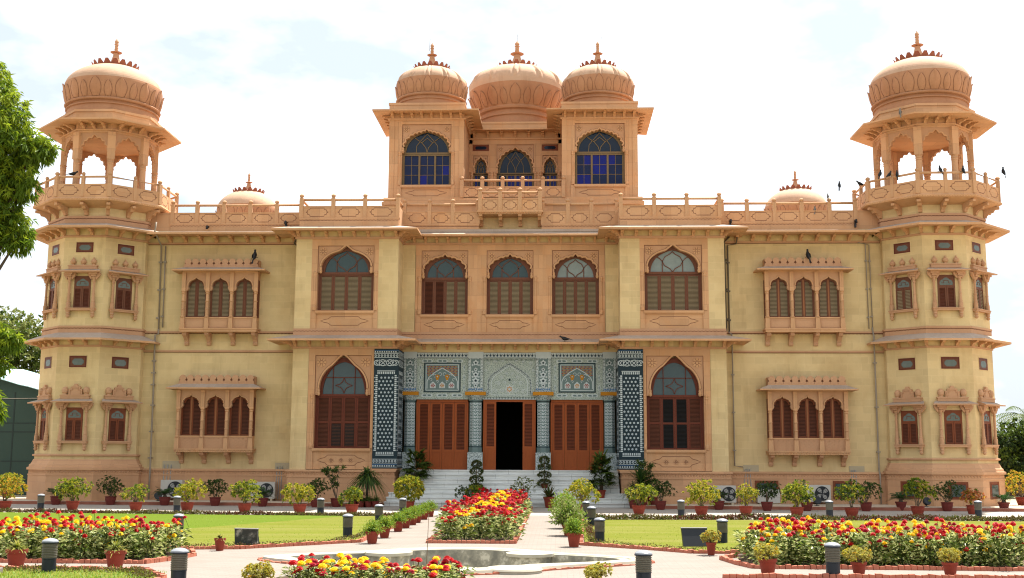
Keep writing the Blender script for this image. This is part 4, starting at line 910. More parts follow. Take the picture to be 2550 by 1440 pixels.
def star_face(mb, f, w, z0, z1, narrow=False):
    for z, h, sp in ((z1-.10,.06,.10),(z0+.12,.06,.10)):
        for i in range(int(w/sp)): inlay(mb, f, rect(i*sp+.02, i*sp+.07, z-h/2, z+h/2), 1)
        inlay(mb, f, rect(.0, w, z+h/2+.015, z+h/2+.03), 2); inlay(mb, f, rect(.0, w, z-h/2-.03, z-h/2-.015), 1)
    for z in (z1-.27, z0+.32):
        inlay(mb, f, rect(0, w, z+.075, z+.095), 1); inlay(mb, f, rect(0, w, z-.095, z-.075), 1); n = max(3, int(w/.13))
        for i in range(n): u = w*(i+.5)/n; inlay(mb, f, [(u-.055,z),(u,z-.07),(u+.055,z),(u,z+.07)], 1); inlay(mb, f, [(u-.025,z),(u,z-.035),(u+.025,z),(u,z+.035)], 0, .007)
    # scroll band
    z = z1-.58; c = w/2; k = w/1.07
    for s_ in (-1, 1):
        for (x, r) in ((.16,.13),(.40,.11)):
            band_line(mb, f, [(c+s_*k*x+r*k*1.2*cos(t), z+r*sin(t)) for t in [2*pi*i/16 for i in range(15)]], .035, 1)
        band_line(mb, f, [(c+s_*k*.02,z-.12),(c+s_*k*.16,z+.02),(c+s_*k*.30,z+.13),(c+s_*k*.47,z)], .03, 1); band_line(mb, f, [(c+s_*k*.02,z+.12),(c+s_*k*.16,z-.02),(c+s_*k*.30,z-.13),(c+s_*k*.47,z)], .03, 1)
    a, b = z0+.74, z1-1.10
    m0 = .14*k; n = int((b-a)/.085)
    for s_ in (0, 1):
        for i in range(n):
            v = a+(b-a)*(i+.5)/n; u = m0-.06 if not s_ else w-m0-.02
            inlay(mb, f, rect(u, u+.085*k, v-.028, v+.028), 1)
            if i % 2 == 0: inlay(mb, f, star((.045 if not s_ else w-.045), v, .03, 4), 1)
    for v in (a-.08, b+.08):
        nn = int((w-.28*k)/.075)
        for i in range(nn): u = .14*k+(w-.28*k)*(i+.5)/nn; inlay(mb, f, rect(u-.022, u+.022, v-.05, v+.05), 1)
        inlay(mb, f, rect(.14*k, w-.14*k, v+(.07 if v > a else -.10), v+(.10 if v > a else -.07)), 1)
    nc = 4 if not narrow else 3; su = (w-.42*k)/nc; rows = int((b-a-.1)/(su*.98)); sv = (b-a-.1)/rows
    for r in range(rows):
        for c_ in range(nc+(r % 2)-1 if False else nc):
            u = .21*k+su*(c_+.5)+(su*.25 if r % 2 else -su*.25); v = a+.05+sv*(r+.5)
            inlay(mb, f, star(u, v, su*.33, 6, .62), 1); inlay(mb, f, star(u, v, su*.10, 6, .8), 2, .007)
YC = 1.6
for s_ in (-1, 1):
    mb = MB(); x0, x1 = (4.77, 5.84) if s_ > 0 else (-5.84, -4.77)
    mb.box(x0, x1, -.09, 1.7, 1.53, 6.72, 0); mb.box(x0-.02, x1+.02, -.11, 1.7, 1.5, 1.56, 3)
    star_face(mb, lambda u, v, d: (x0+u, -.09-d, v), 1.07, 1.56, 6.70)
    if s_ < 0: star_face(mb, lambda u, v, d: (x1+d, -.09+u, v), 1.6, 1.56, 6.70, True)
    else: star_face(mb, lambda u, v, d: (x0-d, 1.51-u, v), 1.6, 1.56, 6.70, True)
    mb.build('tiled_pier', ['tile_navy', 'tile_white', 'tile_blue', 'pink_stone'], P)
mb = MB(); F_ = lambda u, v, d: (u, YC-d, v)
# wall panels above the doors and frieze
for a, b in ((-4.2,-1.84),(-1.18,1.18),(1.84,4.2)):
    mb.box(a, b, YC, YC+.5, 4.62, 6.46, 0)
    if a > -1.5 and b < 1.5:
        inlay(mb, F_, rect(a, b, 4.63, 4.68), 1); n = 34
        for i in range(n): u = a+.03+(b-a-.06)*(i+.5)/n; inlay(mb, F_, rect(u-.012, u+.012, 4.64, 4.73), 2, .007)
        for i in range(40):
            u = a+.05+(b-a-.1)*(i+.5)/40; inlay(mb, F_, rect(u-.01, u+.01, 6.36, 6.43), 2)
        Aq = [(-.95,4.8),(-.95,5.42),(-.86,5.62),(-.7,5.78),(0,6.22),(.7,5.78),(.86,5.62),(.95,5.42),(.95,4.8)]
        band_line(mb, F_, Aq, .10, 3, .012)
        for (p, q) in zip(Aq, Aq[1:]):
            l = sqrt((q[0]-p[0])**2+(q[1]-p[1])**2); n = int(l/.055)
            for i in range(n):
                t = (i+.5)/n; u, v = p[0]+(q[0]-p[0])*t, p[1]+(q[1]-p[1])*t; inlay(mb, F_, star(u, v, .024, 4, .6), 2, .016)
        Bq = [(x*.86, 4.82+(z-4.8)*.92) for x, z in Aq]; band_line(mb, F_, Bq+[Bq[0]], .03, 1, .01)
        rr = random.Random(3)
        def scroll(u, v, r, s2, m): band_line(mb, F_, [(u+s2*r*(1-t/9)*cos(t*.75), v+r*(1-t/9)*sin(t*.75)) for t in range(9)], .022, m, .008)
        for s2 in (-1, 1):
            for (u, v, r) in ((.62,4.98,.14),(.32,5.0,.12),(.5,5.32,.14),(.2,5.35,.1),(.36,5.6,.1),(.12,5.75,.09),(.95,6.22,.11),(.62,6.28,.10),(.3,6.33,.07),(1.05,5.9,.08)): scroll(s2*u, v, r, s2, 1); scroll(s2*u, v, r*.5, -s2, 1)
        for r, k, m in ((.24,8,1),(.15,8,4),(.08,8,1)): inlay(mb, F_, star(0, 5.08, r, k, .55), m, .008+.004*(r < .2)+.004*(r < .1))
        inlay(mb, F_, star(0, 5.5, .05, 8, .9), 2, .012)
    else:
        c = (a+b)/2
        x0, x1, z0, z1 = c-.78, c+.78, 4.98, 6.22
        inlay(mb, F_, rect(x0-.05, x1+.05, z0-.05, z1+.05), 2, .006); inlay(mb, F_, rect(x0, x1, z0, z1), 5, .009)
        band_line(mb, F_, [(x0+.05,z0+.05),(x1-.05,z0+.05),(x1-.05,z1-.05),(x0+.05,z1-.05),(x0+.05,z0+.05)], .03, 1, .012)
        # amber lattice spandrel behind the arch
        na, nr = 16, 6
        for r in range(nr):
            for i in range(na):
                u = x0+.1+(x1-x0-.2)*(i+.5+(.25 if r % 2 else -.25))/na; v = z1-.14-r*.075
                zz_ = 5.62+.42*(1-abs(u-c)/.7)
                if v > zz_: inlay(mb, F_, star(u, v, .036, 4, .7), 4 if (i+r) % 2 else 6, .012)
        Aq = [(c-.68,5.1),(c-.68,5.42),(c-.6,5.6),(c-.35,5.82),(c,6.02),(c+.35,5.82),(c+.6,5.6),(c+.68,5.42),(c+.68,5.1)]
        band_line(mb, F_, Aq, .035, 1, .013)
        for u, v, r, m in ((-.22,5.62,.10,4),(.22,5.62,.10,4)): inlay(mb, F_, [(c+u-.11,v+.06),(c+u-.04,v-.14),(c+u+.04,v-.14),(c+u+.11,v+.06),(c+u,v+.12)], m, .012); inlay(mb, F_, star(c+u, v+.02, .04, 4), 1, .015)
        for u, m in ((-.42,6),(0,4),(.42,6)):
            inlay(mb, F_, [(c+u-.13,5.12),(c+u+.13,5.12),(c+u+.13,5.3),(c+u,5.42),(c+u-.13,5.3)], 1, .011)
            for i in range(7): t = 2*pi*i/6; inlay(mb, F_, star(c+u+(.07*cos(t) if i < 6 else 0), 5.24+(.07*sin(t) if i < 6 else 0), .034, 4, .7), m, .015)
        for s2 in (-1, 1):
            for (u, v, r) in ((.1,5.75,.07),(.35,5.68,.07),(.52,5.5,.06),(.22,5.42,.05)): band_line(mb, F_, [(c+s2*(u+r*cos(t*.8)), v+r*sin(t*.8)) for t in range(7)], .02, 1, .012)
        for z in (4.80, 6.34):
            for i in range(3): u = c+(i-1)*.68; inlay(mb, F_, [(u-.26,z),(u-.2,z-.07),(u+.2,z-.07),(u+.26,z),(u+.2,z+.07),(u-.2,z+.07)], 1, .005); inlay(mb, F_, [(u-.2,z),(u-.15,z-.04),(u+.15,z-.04),(u+.2,z),(u+.15,z+.04),(u-.15,z+.04)], 5, .008); inlay(mb, F_, star(u, z, .05, 4), 1, .012)
        for s2 in (-1, 1):
            for v in lin(5.15, 6.05, 3): inlay(mb, F_, [(c+s2*.98-.06,v),(c+s2*.98,v-.16),(c+s2*.98+.06,v),(c+s2*.98,v+.16)], 1, .005); inlay(mb, F_, [(c+s2*.98-.03,v),(c+s2*.98,v-.1),(c+s2*.98+.03,v),(c+s2*.98,v+.1)], 5, .008)
mb.build('tile_panel', ['tile_grey', 'tile_white', 'tile_navy', 'tile_fine', 'tile_amber', 'tile_teal', 'tile_red'], P)
mb = MB(); mb.box(-4.76, 4.76, YC-.06, YC+.5, 6.46, 6.74, 0); Ff = lambda u, v, d: (u, YC-.06-d, v)
inlay(mb, Ff, rect(-4.75, 4.75, 6.47, 6.49), 2); inlay(mb, Ff, rect(-4.75, 4.75, 6.71, 6.735), 2)
n = 60
for i in range(n):
    u = -4.7+9.4*(i+.5)/n; inlay(mb, Ff, star(u, 6.575, .052, 5, .85), 2); inlay(mb, Ff, [(u-.02,6.62),(u+.02,6.62),(u,6.69)], 2); inlay(mb, Ff, star(u+9.4/n/2, 6.61, .03, 4, .5), 2); inlay(mb, Ff, star(u, 6.56, .02, 5), 3, .008)
mb.build('frieze', ['tile_white', 'tile_fine', 'tile_navy', 'tile_blue'], P)
for x in (-4.46, -1.51, 1.51, 4.46):
    mb = MB(); hw = .335 if abs(x) < 2 else .29; fx = lambda u, v, d: (u, YC-.17-d, v)
    mb.box(-hw, hw, YC-.17, YC+.3, 1.52, 2.28, 0); mb.lathe([(hw*.92,2.28),(hw*.92,2.5),(hw*.84,2.54),(hw*.84,4.52),(hw*.95,4.55),(hw*.95,4.6),(hw*1.08,4.68),(hw*1.30,4.80)], 8, 0, YC+.12, 0, False, a0=pi/8, ms=[1,2,1,2,1,0,0])
    mb.box(-hw*1.38, hw*1.38, YC-.24, YC+.3, 4.80, 4.955, 3); mb.box(-hw*1.0, hw*1.0, YC-.12, YC+.3, 4.955, 6.46, 0); mb.box(-hw*1.02, hw*1.02, YC-.10, YC+.3, 6.46, 6.745, 4)
    fu = lambda u, v, d: (u, YC-.12-d, v)
    inlay(mb, fu, rect(-hw*.62, hw*.62, 5.16, 6.42), 1, .004)
    for v, r in ((6.25,.15),(5.95,.10),(5.72,.16),(5.45,.18),(5.24,.12)):
        inlay(mb, fu, star(0, v, r*hw/.335, 5, .6), 4, .008); inlay(mb, fu, star(0, v, r*.4, 5, .6), 2, .012)
        for s2 in (-1, 1): inlay(mb, fu, star(s2*hw*.42, v-.1, .06, 4, .5), 4, .008)
    for s2 in (-1, 1):
        for i in range(9): inlay(mb, fu, star(s2*hw*.80, 5.2+i*.14, .045, 4, .6), 4, .006)
    for i in range(8): inlay(mb, fu, rect(-hw+.02+i*hw*.245, -hw+.02+i*hw*.245+.05, 5.02, 5.11), 5, .006)
    for k in range(9):          # fan of fronds on the base block
        a = radians(20+140*k/8); band_line(mb, fx, [(0,1.66),(.20*hw/.3*cos(a),1.66+.22*sin(a)),(.27*hw/.3*cos(a)*1.05,1.68+.42*sin(a))], .030, 4, .006)
    for s2 in (-1, 1):
        band_line(mb, fx, [(s2*hw*.2,1.6),(s2*hw*.7,1.58),(s2*hw*.85,1.75),(s2*hw*.6,1.85)], .03, 4, .006); band_line(mb, fx, [(s2*hw*.9,1.95),(s2*hw*.8,2.15),(s2*hw*.4,2.2)], .03, 4, .006)
    for a_ in range(8):         # shaft motifs on the three front faces and dotted edges
        th = -pi/2+(a_-3.5)*pi/4+pi/8
        if sin(th) > -.3: continue
        R = hw*.84*AP; fm = lambda u, v, d, th=th, R=R: ((R+d)*cos(th)-u*sin(th), YC+.12+(R+d)*sin(th)+u*cos(th), v)
        if abs(cos(th)) < .1 or True:
            for i in range(13):
                v = 2.68+i*.145; inlay(mb, fm, [(-.05,v-.03),(-.075,v+.02),(-.03,v+.05),(0,v+.015),(.03,v+.05),(.075,v+.02),(.05,v-.03),(0,v-.06)], 4, .004); inlay(mb, fm, star(0, v-.005, .025, 4), 2, .007)
            for s2 in (-1, 1):
                for i in range(24): v = 2.6+i*.08; inlay(mb, fm, rect(s2*R*.36-.014, s2*R*.36+.014, v-.026, v+.026), 4, .004)
    mb.build('tiled_column', ['tile_fine', 'tile_teal', 'tile_navy', 'tile_ochre', 'tile_white', 'tile_blue'], P, (x,0,0))
# doors
for a, b in ((-4.16,-1.86),(1.86,4.16)):
    mb = MB(); mb.box(a, b, YC+.1, YC+.25, 4.5, 4.62, 0); mb.box(a-.02, a+.05, YC+.1, YC+.25, 1.51, 4.5, 0); mb.box(b-.05, b+.02, YC+.1, YC+.25, 1.51, 4.5, 0)
    d = mb.build('door', ['wood_door'], P); lw = (b-a-.1)/4
    for i in range(4):
        me = shutter_mesh(lw-.012, 2.98, 'wood_door', 'slat_door', (.82,), (0,), .062, .09)
        place('leaf', me, d, (a+.05+lw*(i+.5), YC+.14, 1.515), 0)
mb = MB(); mb.box(-1.17, 1.17, YC+.06, YC+.25, 4.52, 4.62, 0); mb.box(-1.17, -1.10, YC+.06, YC+.25, 1.51, 4.52, 0); mb.box(1.10, 1.17, YC+.06, YC+.25, 1.51, 4.52, 0)
d = mb.build('door', ['wood_door'], P)
for s_ in (-1, 1):
    for q in (0, 1): place('leaf', shutter_mesh(.50, 3.0, 'wood_door', 'slat_door', (.98,), (0,), .062, .08), d, (s_*(.845-.0*q), YC+.08+.06*q, 1.515))
mb = MB()     # hall behind the open door, its darkness painted as near-black walls
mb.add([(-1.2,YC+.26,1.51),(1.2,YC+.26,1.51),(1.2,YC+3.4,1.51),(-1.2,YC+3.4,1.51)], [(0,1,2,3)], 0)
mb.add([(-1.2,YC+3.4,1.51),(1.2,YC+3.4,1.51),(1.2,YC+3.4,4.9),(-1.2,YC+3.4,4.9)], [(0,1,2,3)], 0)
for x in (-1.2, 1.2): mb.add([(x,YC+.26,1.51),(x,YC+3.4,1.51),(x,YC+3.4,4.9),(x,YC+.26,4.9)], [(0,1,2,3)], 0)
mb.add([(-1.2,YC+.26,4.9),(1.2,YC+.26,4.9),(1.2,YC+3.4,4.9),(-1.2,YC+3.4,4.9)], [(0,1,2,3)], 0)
mb.build('hall', ['hall_shade'], P)
# stair
mb = MB(); nS = 8; rh = 1.512/nS
for i in range(nS):
    zb_, zt_ = rh*i, rh*(i+1); y0 = -.75+.27*i; hw = 5.18-.055*i
    if y0 < -.16: mb.box(-hw, hw, y0, .0, zb_, zt_-.04, 0); mb.box(-hw-.02, hw+.02, y0-.065, .0, zt_-.04, zt_, 0)
    mb.box(-4.79, 4.79, max(y0, .001), 1.9 if i == nS-1 else 1.75, zb_, zt_-.04, 0); mb.box(-4.79, 4.79, max(y0-.065, .001), 1.9 if i == nS-1 else 1.74, zt_-.04, zt_, 0)
mb.build('staircase', ['marble'], P)
# basement windows, drain pipes, cable plates, spouts
for x, w in ((11.21,1.0),(14.46,.80)):
    mb = MB(); mb.box(-w/2,w/2,1.05,1.14,.36,1.12,0); mb.box(-w/2+.08,w/2-.08,1.045,1.06,.42,1.03,1); o = mb.build('basement_window', ['wood_red','wood_dark'], P, (x,0,0))
    g = MB(); g.box(-w/2+.1,w/2-.1,1.04,1.045,.5,1.0); g.build('pane', ['glass_teal'], o)
def pipe(pl, r, mat, clips=True):
    mb = MB(); mb.tube(pl, r, 6)
    for a, b in zip(pl, pl[1:]):
        if abs(a[2]-b[2]) > 1.5 and clips:
            for i in range(3): z = a[2]+(b[2]-a[2])*(i+.6)/3; mb.box(a[0]-r*2.2, a[0]+r*2.2, a[1]-r*1.3, a[1]+r*2, z-.03, z+.03)
    return mb.build('drain_pipe', [mat], P)
YP = 1.13
pipe([(-15.80,.0,12.42),(-15.85,.0,12.0),(-15.92,YP,11.55),(-15.86,YP,7.72)], .035, 'pipe_grey'); pipe([(-15.72,YP,11.55),(-15.68,YP,7.80)], .03, 'pipe_grey')
pipe([(-15.86,YP,7.72),(-15.86,YP,7.50),(-15.98,1.08,7.46),(-15.98,1.08,6.6),(-15.95,1.1,5),(-15.88,.98,1.5),(-15.88,.98,.15)], .04, 'pipe_grey')
pipe([(9.85,YP,11.9),(9.62,YP,11.66),(9.62,YP,7.65)], .04, 'pipe_dark'); pipe([(10.15,.8,11.86),(10.15,YP,11.58),(9.76,YP,11.5),(9.76,YP,7.62)], .035, 'pipe_dark')
pipe([(9.70,YP,7.62),(9.86,YP,7.5),(9.86,1.1,6.7),(9.86,YP,1.75),(10.2,YP,1.70)], .03, 'pipe_grey')
for k in range(2): pipe([(15.55,YP,11.62),(15.86+.16*k,YP,11.55-.03*k),(15.88+.16*k,YP,7.75+.05*k)], .022, 'pipe_grey')
pipe([(16.02,YP,7.8),(16.06,1.08,7.4),(16.06,1.1,1.6),(16.06,.98,1.4),(16.06,.98,.15)], .035, 'pipe_grey')
pipe([(-9.52,.5,11.9),(-9.75,.9,11.62),(-9.60,1.0,11.45),(-9.5,YP,11.45)], .04, 'pipe_dark', False)
for x0, x1, zt_ in ((-15.35,-15.05,1.68),(-10.3,-10.08,1.62),(10.28,10.45,1.62),(14.85,15.0,1.6)):
    mb = MB(); mb.box(x0-.05, x1+.45, 1.17, 1.21, zt_-.32, zt_+.16, 1)
    for i in range(3): x = x0+(x1-x0)*i/2; mb.tube([(x+.05,1.15,zt_),(x+(.05 if x0 < 0 else -.12+.12*i),1.0,.2)], .022, 5, 0)
    mb.build('cable_conduit', ['grey_metal', 'patch_grey'], P)
for x, y, z in ((-13.8,1.15,12.42),(-10.2,1.1,12.62),(9.9,1.1,12.62),(15.45,1.1,12.60)):
    mb = MB(); mb.tube([(x,y+.1,z),(x,y-.18,z),(x,y-.22,z-.12)], .05, 8)
    if x != -13.8: mb.box(x-.04, x+.04, y-.05, y+.05, z-.3, z, 0)
    mb.build('water_spout', ['black_plastic'], P)
# ---------------------------------------------------------------- plants
def rnd_dir(r, zmin=-1.0):
    while True:
        v = Vector((r.uniform(-1,1), r.uniform(-1,1), r.uniform(zmin,1)))
        if .05 < v.length < 1: return v.normalized()
def bush_mesh(name, seed, w, h, clumps, tips, per, ll, lw, mats, up=.6, stems=True, jit=.5, clear=.12):
    """leaf rosettes gathered into a few rounded clumps on visible stems"""
    r = random.Random(seed); mb = MB(); C_ = []
    for i in range(clumps):
        a = 2*pi*(i+r.random()*.6)/max(1, clumps); d = (w*.27*r.uniform(.6,1.15)) if clumps > 1 else 0
        if i == clumps-1 and clumps > 2: d *= .2
        z = h*(r.uniform(.38,.66) if clumps > 1 else .52); rr = min(w*(.34 if clumps > 2 else .38 if clumps > 1 else .5), h*.46)*r.uniform(.85,1.12)
        C_.append((Vector((d*cos(a), d*sin(a), z)), rr))
    if clumps > 2: C_[-1] = (Vector((C_[-1][0].x, C_[-1][0].y, h-C_[-1][1])), C_[-1][1])
    nm = len(mats)-1
    for c, rr in C_:
        if stems:
            for q in range(2): mb.tube([(r.uniform(-.05,.05), r.uniform(-.05,.05), -.02), (c.x*.45+r.uniform(-.04,.04), c.y*.45, c.z*.4), (c.x, c.y, c.z)], .016, 5, nm, .008)
    n = int(tips*1.75)
    for i in range(n):
        c, rr = C_[i % len(C_)]; d = rnd_dir(r, -.55); p = c+Vector((d.x*1.12, d.y*1.12, d.z*.95))*rr*r.uniform(.72,1.05)
        if p.z < clear*h*.5: continue
        k = r.choices(range(nm), [3.0/(j+1) for j in range(nm)])[0]
        ax = (d+Vector((0,0,up))).normalized()
        for j in range(per):
            e = (ax*r.uniform(.5,1.1)+rnd_dir(r)*.95).normalized(); mb.leaf(p, e, ll*r.uniform(.7,1.25), lw*r.uniform(.8,1.2), k if r.random() < .8 else r.randrange(nm), rnd_dir(r)+Vector((0,0,.7)), bend=r.uniform(0,.3))
    return mb.mesh(name, mats)
def pot_mesh(R, H, mat, kind=0):
    def f():
        mb = MB()
        if kind == 0: pr = [(R*.66,0),(R*.74,H*.12),(R*.97,H*.62),(R*.98,H*.80),(R*.95,H*.86),(R*1.06,H*.88),(R*1.07,H),(R*.93,H),(R*.90,H*.9),(.01,H*.9)]
        else: pr = [(R*.64,0),(R*.90,H*.80),(R*1.0,H*.81),(R*1.03,H),(R*.92,H),(R*.9,H*.92),(.01,H*.92)]
        mb.lathe(pr, 28, ms=[0]*(len(pr)-2)+[1]); return mb.mesh('pot', [mat, 'soil'])
    return cached(('pot', round(R,3), round(H,3), mat, kind), f)
LEAFSETS = {'mixed': ['leaf_mid','leaf_dark','twig'], 'gold': ['leaf_gold','leaf_yellow','leaf_lime','leaf_mid','twig'], 'yellow': ['leaf_yellow','leaf_lime','leaf_mid','leaf_yellow','twig'], 'lime': ['leaf_lime','leaf_mid','leaf_yellow','leaf_dark','twig'],
            'green': ['leaf_mid','leaf_lime','leaf_dark','leaf_yellow','twig'], 'dark': ['leaf_dark','leaf_deep','leaf_mid','twig'], 'orange': ['leaf_orange','leaf_gold','leaf_mid','twig'], 'greyish': ['leaf_grey','leaf_sage','leaf_mid','twig']}
def potted(name, label, cat, x, y, z, fol, R=.235, H=.34, mat='terracotta', kind=0, group=None, rz=0.0, extra=None, fs=1.0):
    t = empty(name, (x,y,z), label, cat, group, rz)
    place('pot', pot_mesh(R, H, mat, kind), t)
    if callable(fol): fol(t, H)
    else: place('foliage', fol, t, (0,0,H*.88), 0, fs)
    return t
def croton(seed, w=.95, h=.8, clumps=4, tips=90, sset='lime', per=9, ll=.10, lw=.046):
    return bush_mesh('foliage', seed, w, h, clumps, tips, per, ll, lw, LEAFSETS[sset])
def fan_cycad(seed, n=20, l=.62):
    r = random.Random(seed); mb = MB(); mb.lathe([(.07,-.04),(.09,.05),(.06,.14),(.01,.17)], 10, 0, 0, 1)
    for i in range(n):
        a = 2*pi*i/n*1.9+r.uniform(-.15,.15); el = r.uniform(.15,.95); d = Vector((cos(a)*cos(el), sin(a)*cos(el), sin(el))); L_ = l*r.uniform(.8,1.1); b = r.uniform(.25,.5); p0 = Vector((0,0,.12)); t = d.cross(Vector((0,0,1))).normalized(); u = t.cross(d)
        P_ = [p0+d*L_*q+Vector((0,0,-b*L_*q*q)) for q in [k/16 for k in range(17)]]
        mb.tube([P_[0],P_[5],P_[10],P_[16]], .008, 4, 1, .003)
        for k in range(2, 17):
            q = k/16; ll = .17*sin(pi*min(1, q*.92+.08))+.02; dr = (P_[k]-P_[k-1]).normalized()
            for s_ in (-1, 1): mb.leaf(P_[k], (t*s_*.85+dr*.6+u*.30), ll, .022, 0, u)
    return mb.mesh('foliage', ['leaf_cycad', 'bark'])
def spiky(seed, n=60, l=.9, w=.055, el=(0,1.4), bend=(.2,.7), mats=('leaf_dark','leaf_mid','leaf_cycad','bark'), trunk=.4):
    r = random.Random(seed); mb = MB(); nm = len(mats)-1; mb.tube([(0,0,-.03),(.01,0,trunk*.5),(0,0,trunk)], .05, 8, nm, .04)
    for i in range(n):
        a = r.uniform(0, 2*pi); e = r.uniform(*el); mb.blade(Vector((0,0,trunk*r.uniform(.75,1.0))), Vector((cos(a)*cos(e), sin(a)*cos(e), sin(e))), l*r.uniform(.7,1.1), w*r.uniform(.8,1.2), r.uniform(*bend), r.randrange(nm), 5)
    return mb.mesh('foliage', list(mats))
def fan_palm(seed, h=1.3, n=34):
    r = random.Random(seed); mb = MB()
    for q in range(3): mb.tube([(.04*q-.04,0,-.03),(.07*q-.07,.02*q,h*.35)], .035, 6, 3, .025)
    for i in range(n):
        a = r.uniform(0, 2*pi); z = h*(.1+.75*i/n); e = r.uniform(.0,.9)*(0.5+i/n); st = Vector((cos(a)*cos(e), sin(a)*cos(e), sin(e))); b = Vector((0,0,z)); L_ = r.uniform(.28,.5); c = b+st*L_
        mb.tube([b, b+st*L_*.6+Vector((0,0,.03)), c], .009, 4, 2, .006)
        t = st.cross(Vector((0,0,1))).normalized()
        for k in range(17):
            f = (k/16-.5)*4.2; d = (st*cos(f)+t*sin(f)+Vector((0,0,-.12))).normalized(); mb.blade(c, d, r.uniform(.34,.48)*(1-.12*abs(f)/2.1), .07, r.uniform(.1,.4), r.choice((0,1,1)), 3)
    return mb.mesh('foliage', ['leaf_dark', 'leaf_mid', 'leaf_cycad', 'bark'])
def ferny(seed, w=.48, h=.25, n=170, mats=('leaf_fern','leaf_lime','leaf_mid')):
    r = random.Random(seed); mb = MB()
    for i in range(n):
        a = r.uniform(0, 2*pi); e = r.uniform(.1,1.45); L_ = r.uniform(.6,1.05); d = Vector((cos(a)*cos(e)*w*.55, sin(a)*cos(e)*w*.55, sin(e)*h*1.1+.05)); d2 = d.normalized(); tip = d*L_; mb.blade(Vector((r.uniform(-.05,.05), r.uniform(-.05,.05), -.02)), d2, tip.length, .012, .25, 2, 3)
        for k in range(5): q = .35+.65*k/4; mb.leaf(tip*q+Vector((0,0,-.06*q*q)), (rnd_dir(r)+d2*.6), r.uniform(.035,.075), r.uniform(.016,.026), r.choice((0,0,1)), rnd_dir(r))
    return mb.mesh('foliage', list(mats))
def spider(seed, n=85, l=.40):
    return spiky(seed, n, l, .030, (.25,1.5), (.25,.7), ('leaf_spider','leaf_sage','leaf_lime','twig'), .03)
def golden(seed, w=.48, h=.26): return bush_mesh('foliage', seed, w, h, 5, 130, 8, .045, .026, ['leaf_spider','leaf_yellow','leaf_spider','leaf_gold','twig'], up=.8, clear=-.3)
def tiers(seed):
    r = random.Random(seed); mb = MB(); mb.tube([(0,0,0),(0,0,1.05)], .02, 6, 3)
    for z, w in ((.05,.26),(.38,.25),(.72,.24),(1.02,.18)):
        for i in range(130):
            d = rnd_dir(r, -.4); p = Vector((d.x*w, d.y*w, z+d.z*.13))
            for j in range(5): mb.leaf(p, (d+rnd_dir(r)*.8).normalized(), r.uniform(.06,.11), .035, r.choice((0,0,1,2)), rnd_dir(r))
    return mb.mesh('foliage', ['leaf_dark', 'leaf_grey', 'leaf_olive', 'twig'])
def branchy(seed, h=1.5):
    r = random.Random(seed); mb = MB()
    for q in range(4):
        a = r.uniform(0, 2*pi); p = Vector((0,0,0)); PL = [p]
        for k in range(4): p = p+Vector((cos(a)*.10+r.uniform(-.05,.05), sin(a)*.06, h/4*r.uniform(.75,1.05)*(1 if q else 1.05))); PL.append(p)
        mb.tube(PL, .022, 5, 2, .010)
        for k in (2, 3, 4):
            for z in range(2 if k < 4 else 4):
                c = PL[k]+Vector((r.uniform(-.2,.2), r.uniform(-.15,.15), r.uniform(-.1,.1)))
                mb.tube([PL[k]-Vector((0,0,.1)), c], .008, 4, 2)
                for j in range(14): mb.leaf(c, rnd_dir(r, -.5), r.uniform(.12,.2), .05, r.choice((0,0,1)), rnd_dir(r))
    return mb.mesh('foliage', ['leaf_dark', 'leaf_mid', 'twig'])

# front row by the road, all big crotons in red clay pots
FR = [ # x, y, seed, w, h, clumps, tips, set, label
 (-18.85,-6.24,1,1.25,.95,5,150,'gold','golden croton bush by the road, cut by the left picture edge'),
 (-16.39,-5.89,2,1.12,.92,5,150,'lime','full lime green croton before the left tower plinth, beside a cycad pot'),
 (-13.71,-6.51,3,.95,.66,5,60,'lime','sparse leggy lime croton in front of the corner of left tower and wing'),
 (-11.74,-6.56,4,1.2,.80,2,105,'yellow','two headed yellow croton standing behind a bollard light before the left wing'),
 (-9.39,-7.19,5,1.0,.86,4,120,'lime','upright yellow green croton beside the air conditioner whose fan shows on the left wing'),
 (-7.27,-7.51,6,1.02,.80,2,120,'yellow','bright yellow two lobed croton before the plinth under the left pointed window'),
 (-5.40,-7.25,7,.80,.68,3,85,'lime','small open lime croton in a clay pot left of the big drooping pandanus'),
 (-3.71,-4.20,8,1.05,1.0,1,300,'yellow','large square clipped yellow croton at the left foot of the marble steps'),
 (3.06,-6.39,9,1.05,.98,4,135,'yellow','loose golden yellow croton at the right foot of the marble steps behind the ferny pots'),
 (5.13,-6.71,10,1.05,.88,4,110,'lime','lime and orange croton in a clay pot in front of the spiky yucca'),
 (7.38,-7.00,11,1.2,.96,4,140,'yellow','broad yellow croton in a clay pot under the right pointed window'),
 (9.03,-6.78,12,.78,.84,3,52,'yellow','thin two tiered yellow croton beside the cable conduit on the right wing'),
 (10.75,-7.42,13,1.15,.98,4,135,'lime','broad lime croton before the air conditioner with bare fan on the right wing'),
 (12.70,-7.45,14,1.0,1.0,4,95,'green','green croton with a few orange leaves under the right lower oriel window'),
 (15.51,-5.90,15,1.02,1.1,4,125,'lime','tall lime croton in a clay pot before the first basement window of the right tower'),
 (17.95,-4.6,16,.75,.68,3,50,'orange','small orange leaved croton in a clay pot behind the bollard light at the right tower'),
]
crot = 'croton pots along the road'
for x, y, sd, w, h, c, t, st, lab in FR:
    potted('potted_croton', lab, 'potted plant', x, y, 0.0, croton(sd, w, h, c, t, st), R=.24 if sd != 16 else .2, rz=sd)
potted('potted_croton', 'yellow croton beside the green shed at the left edge of the tower', 'potted plant', -22.9, 2.4, .135, croton(21, 1.0, .8, 4, 100, 'yellow'))
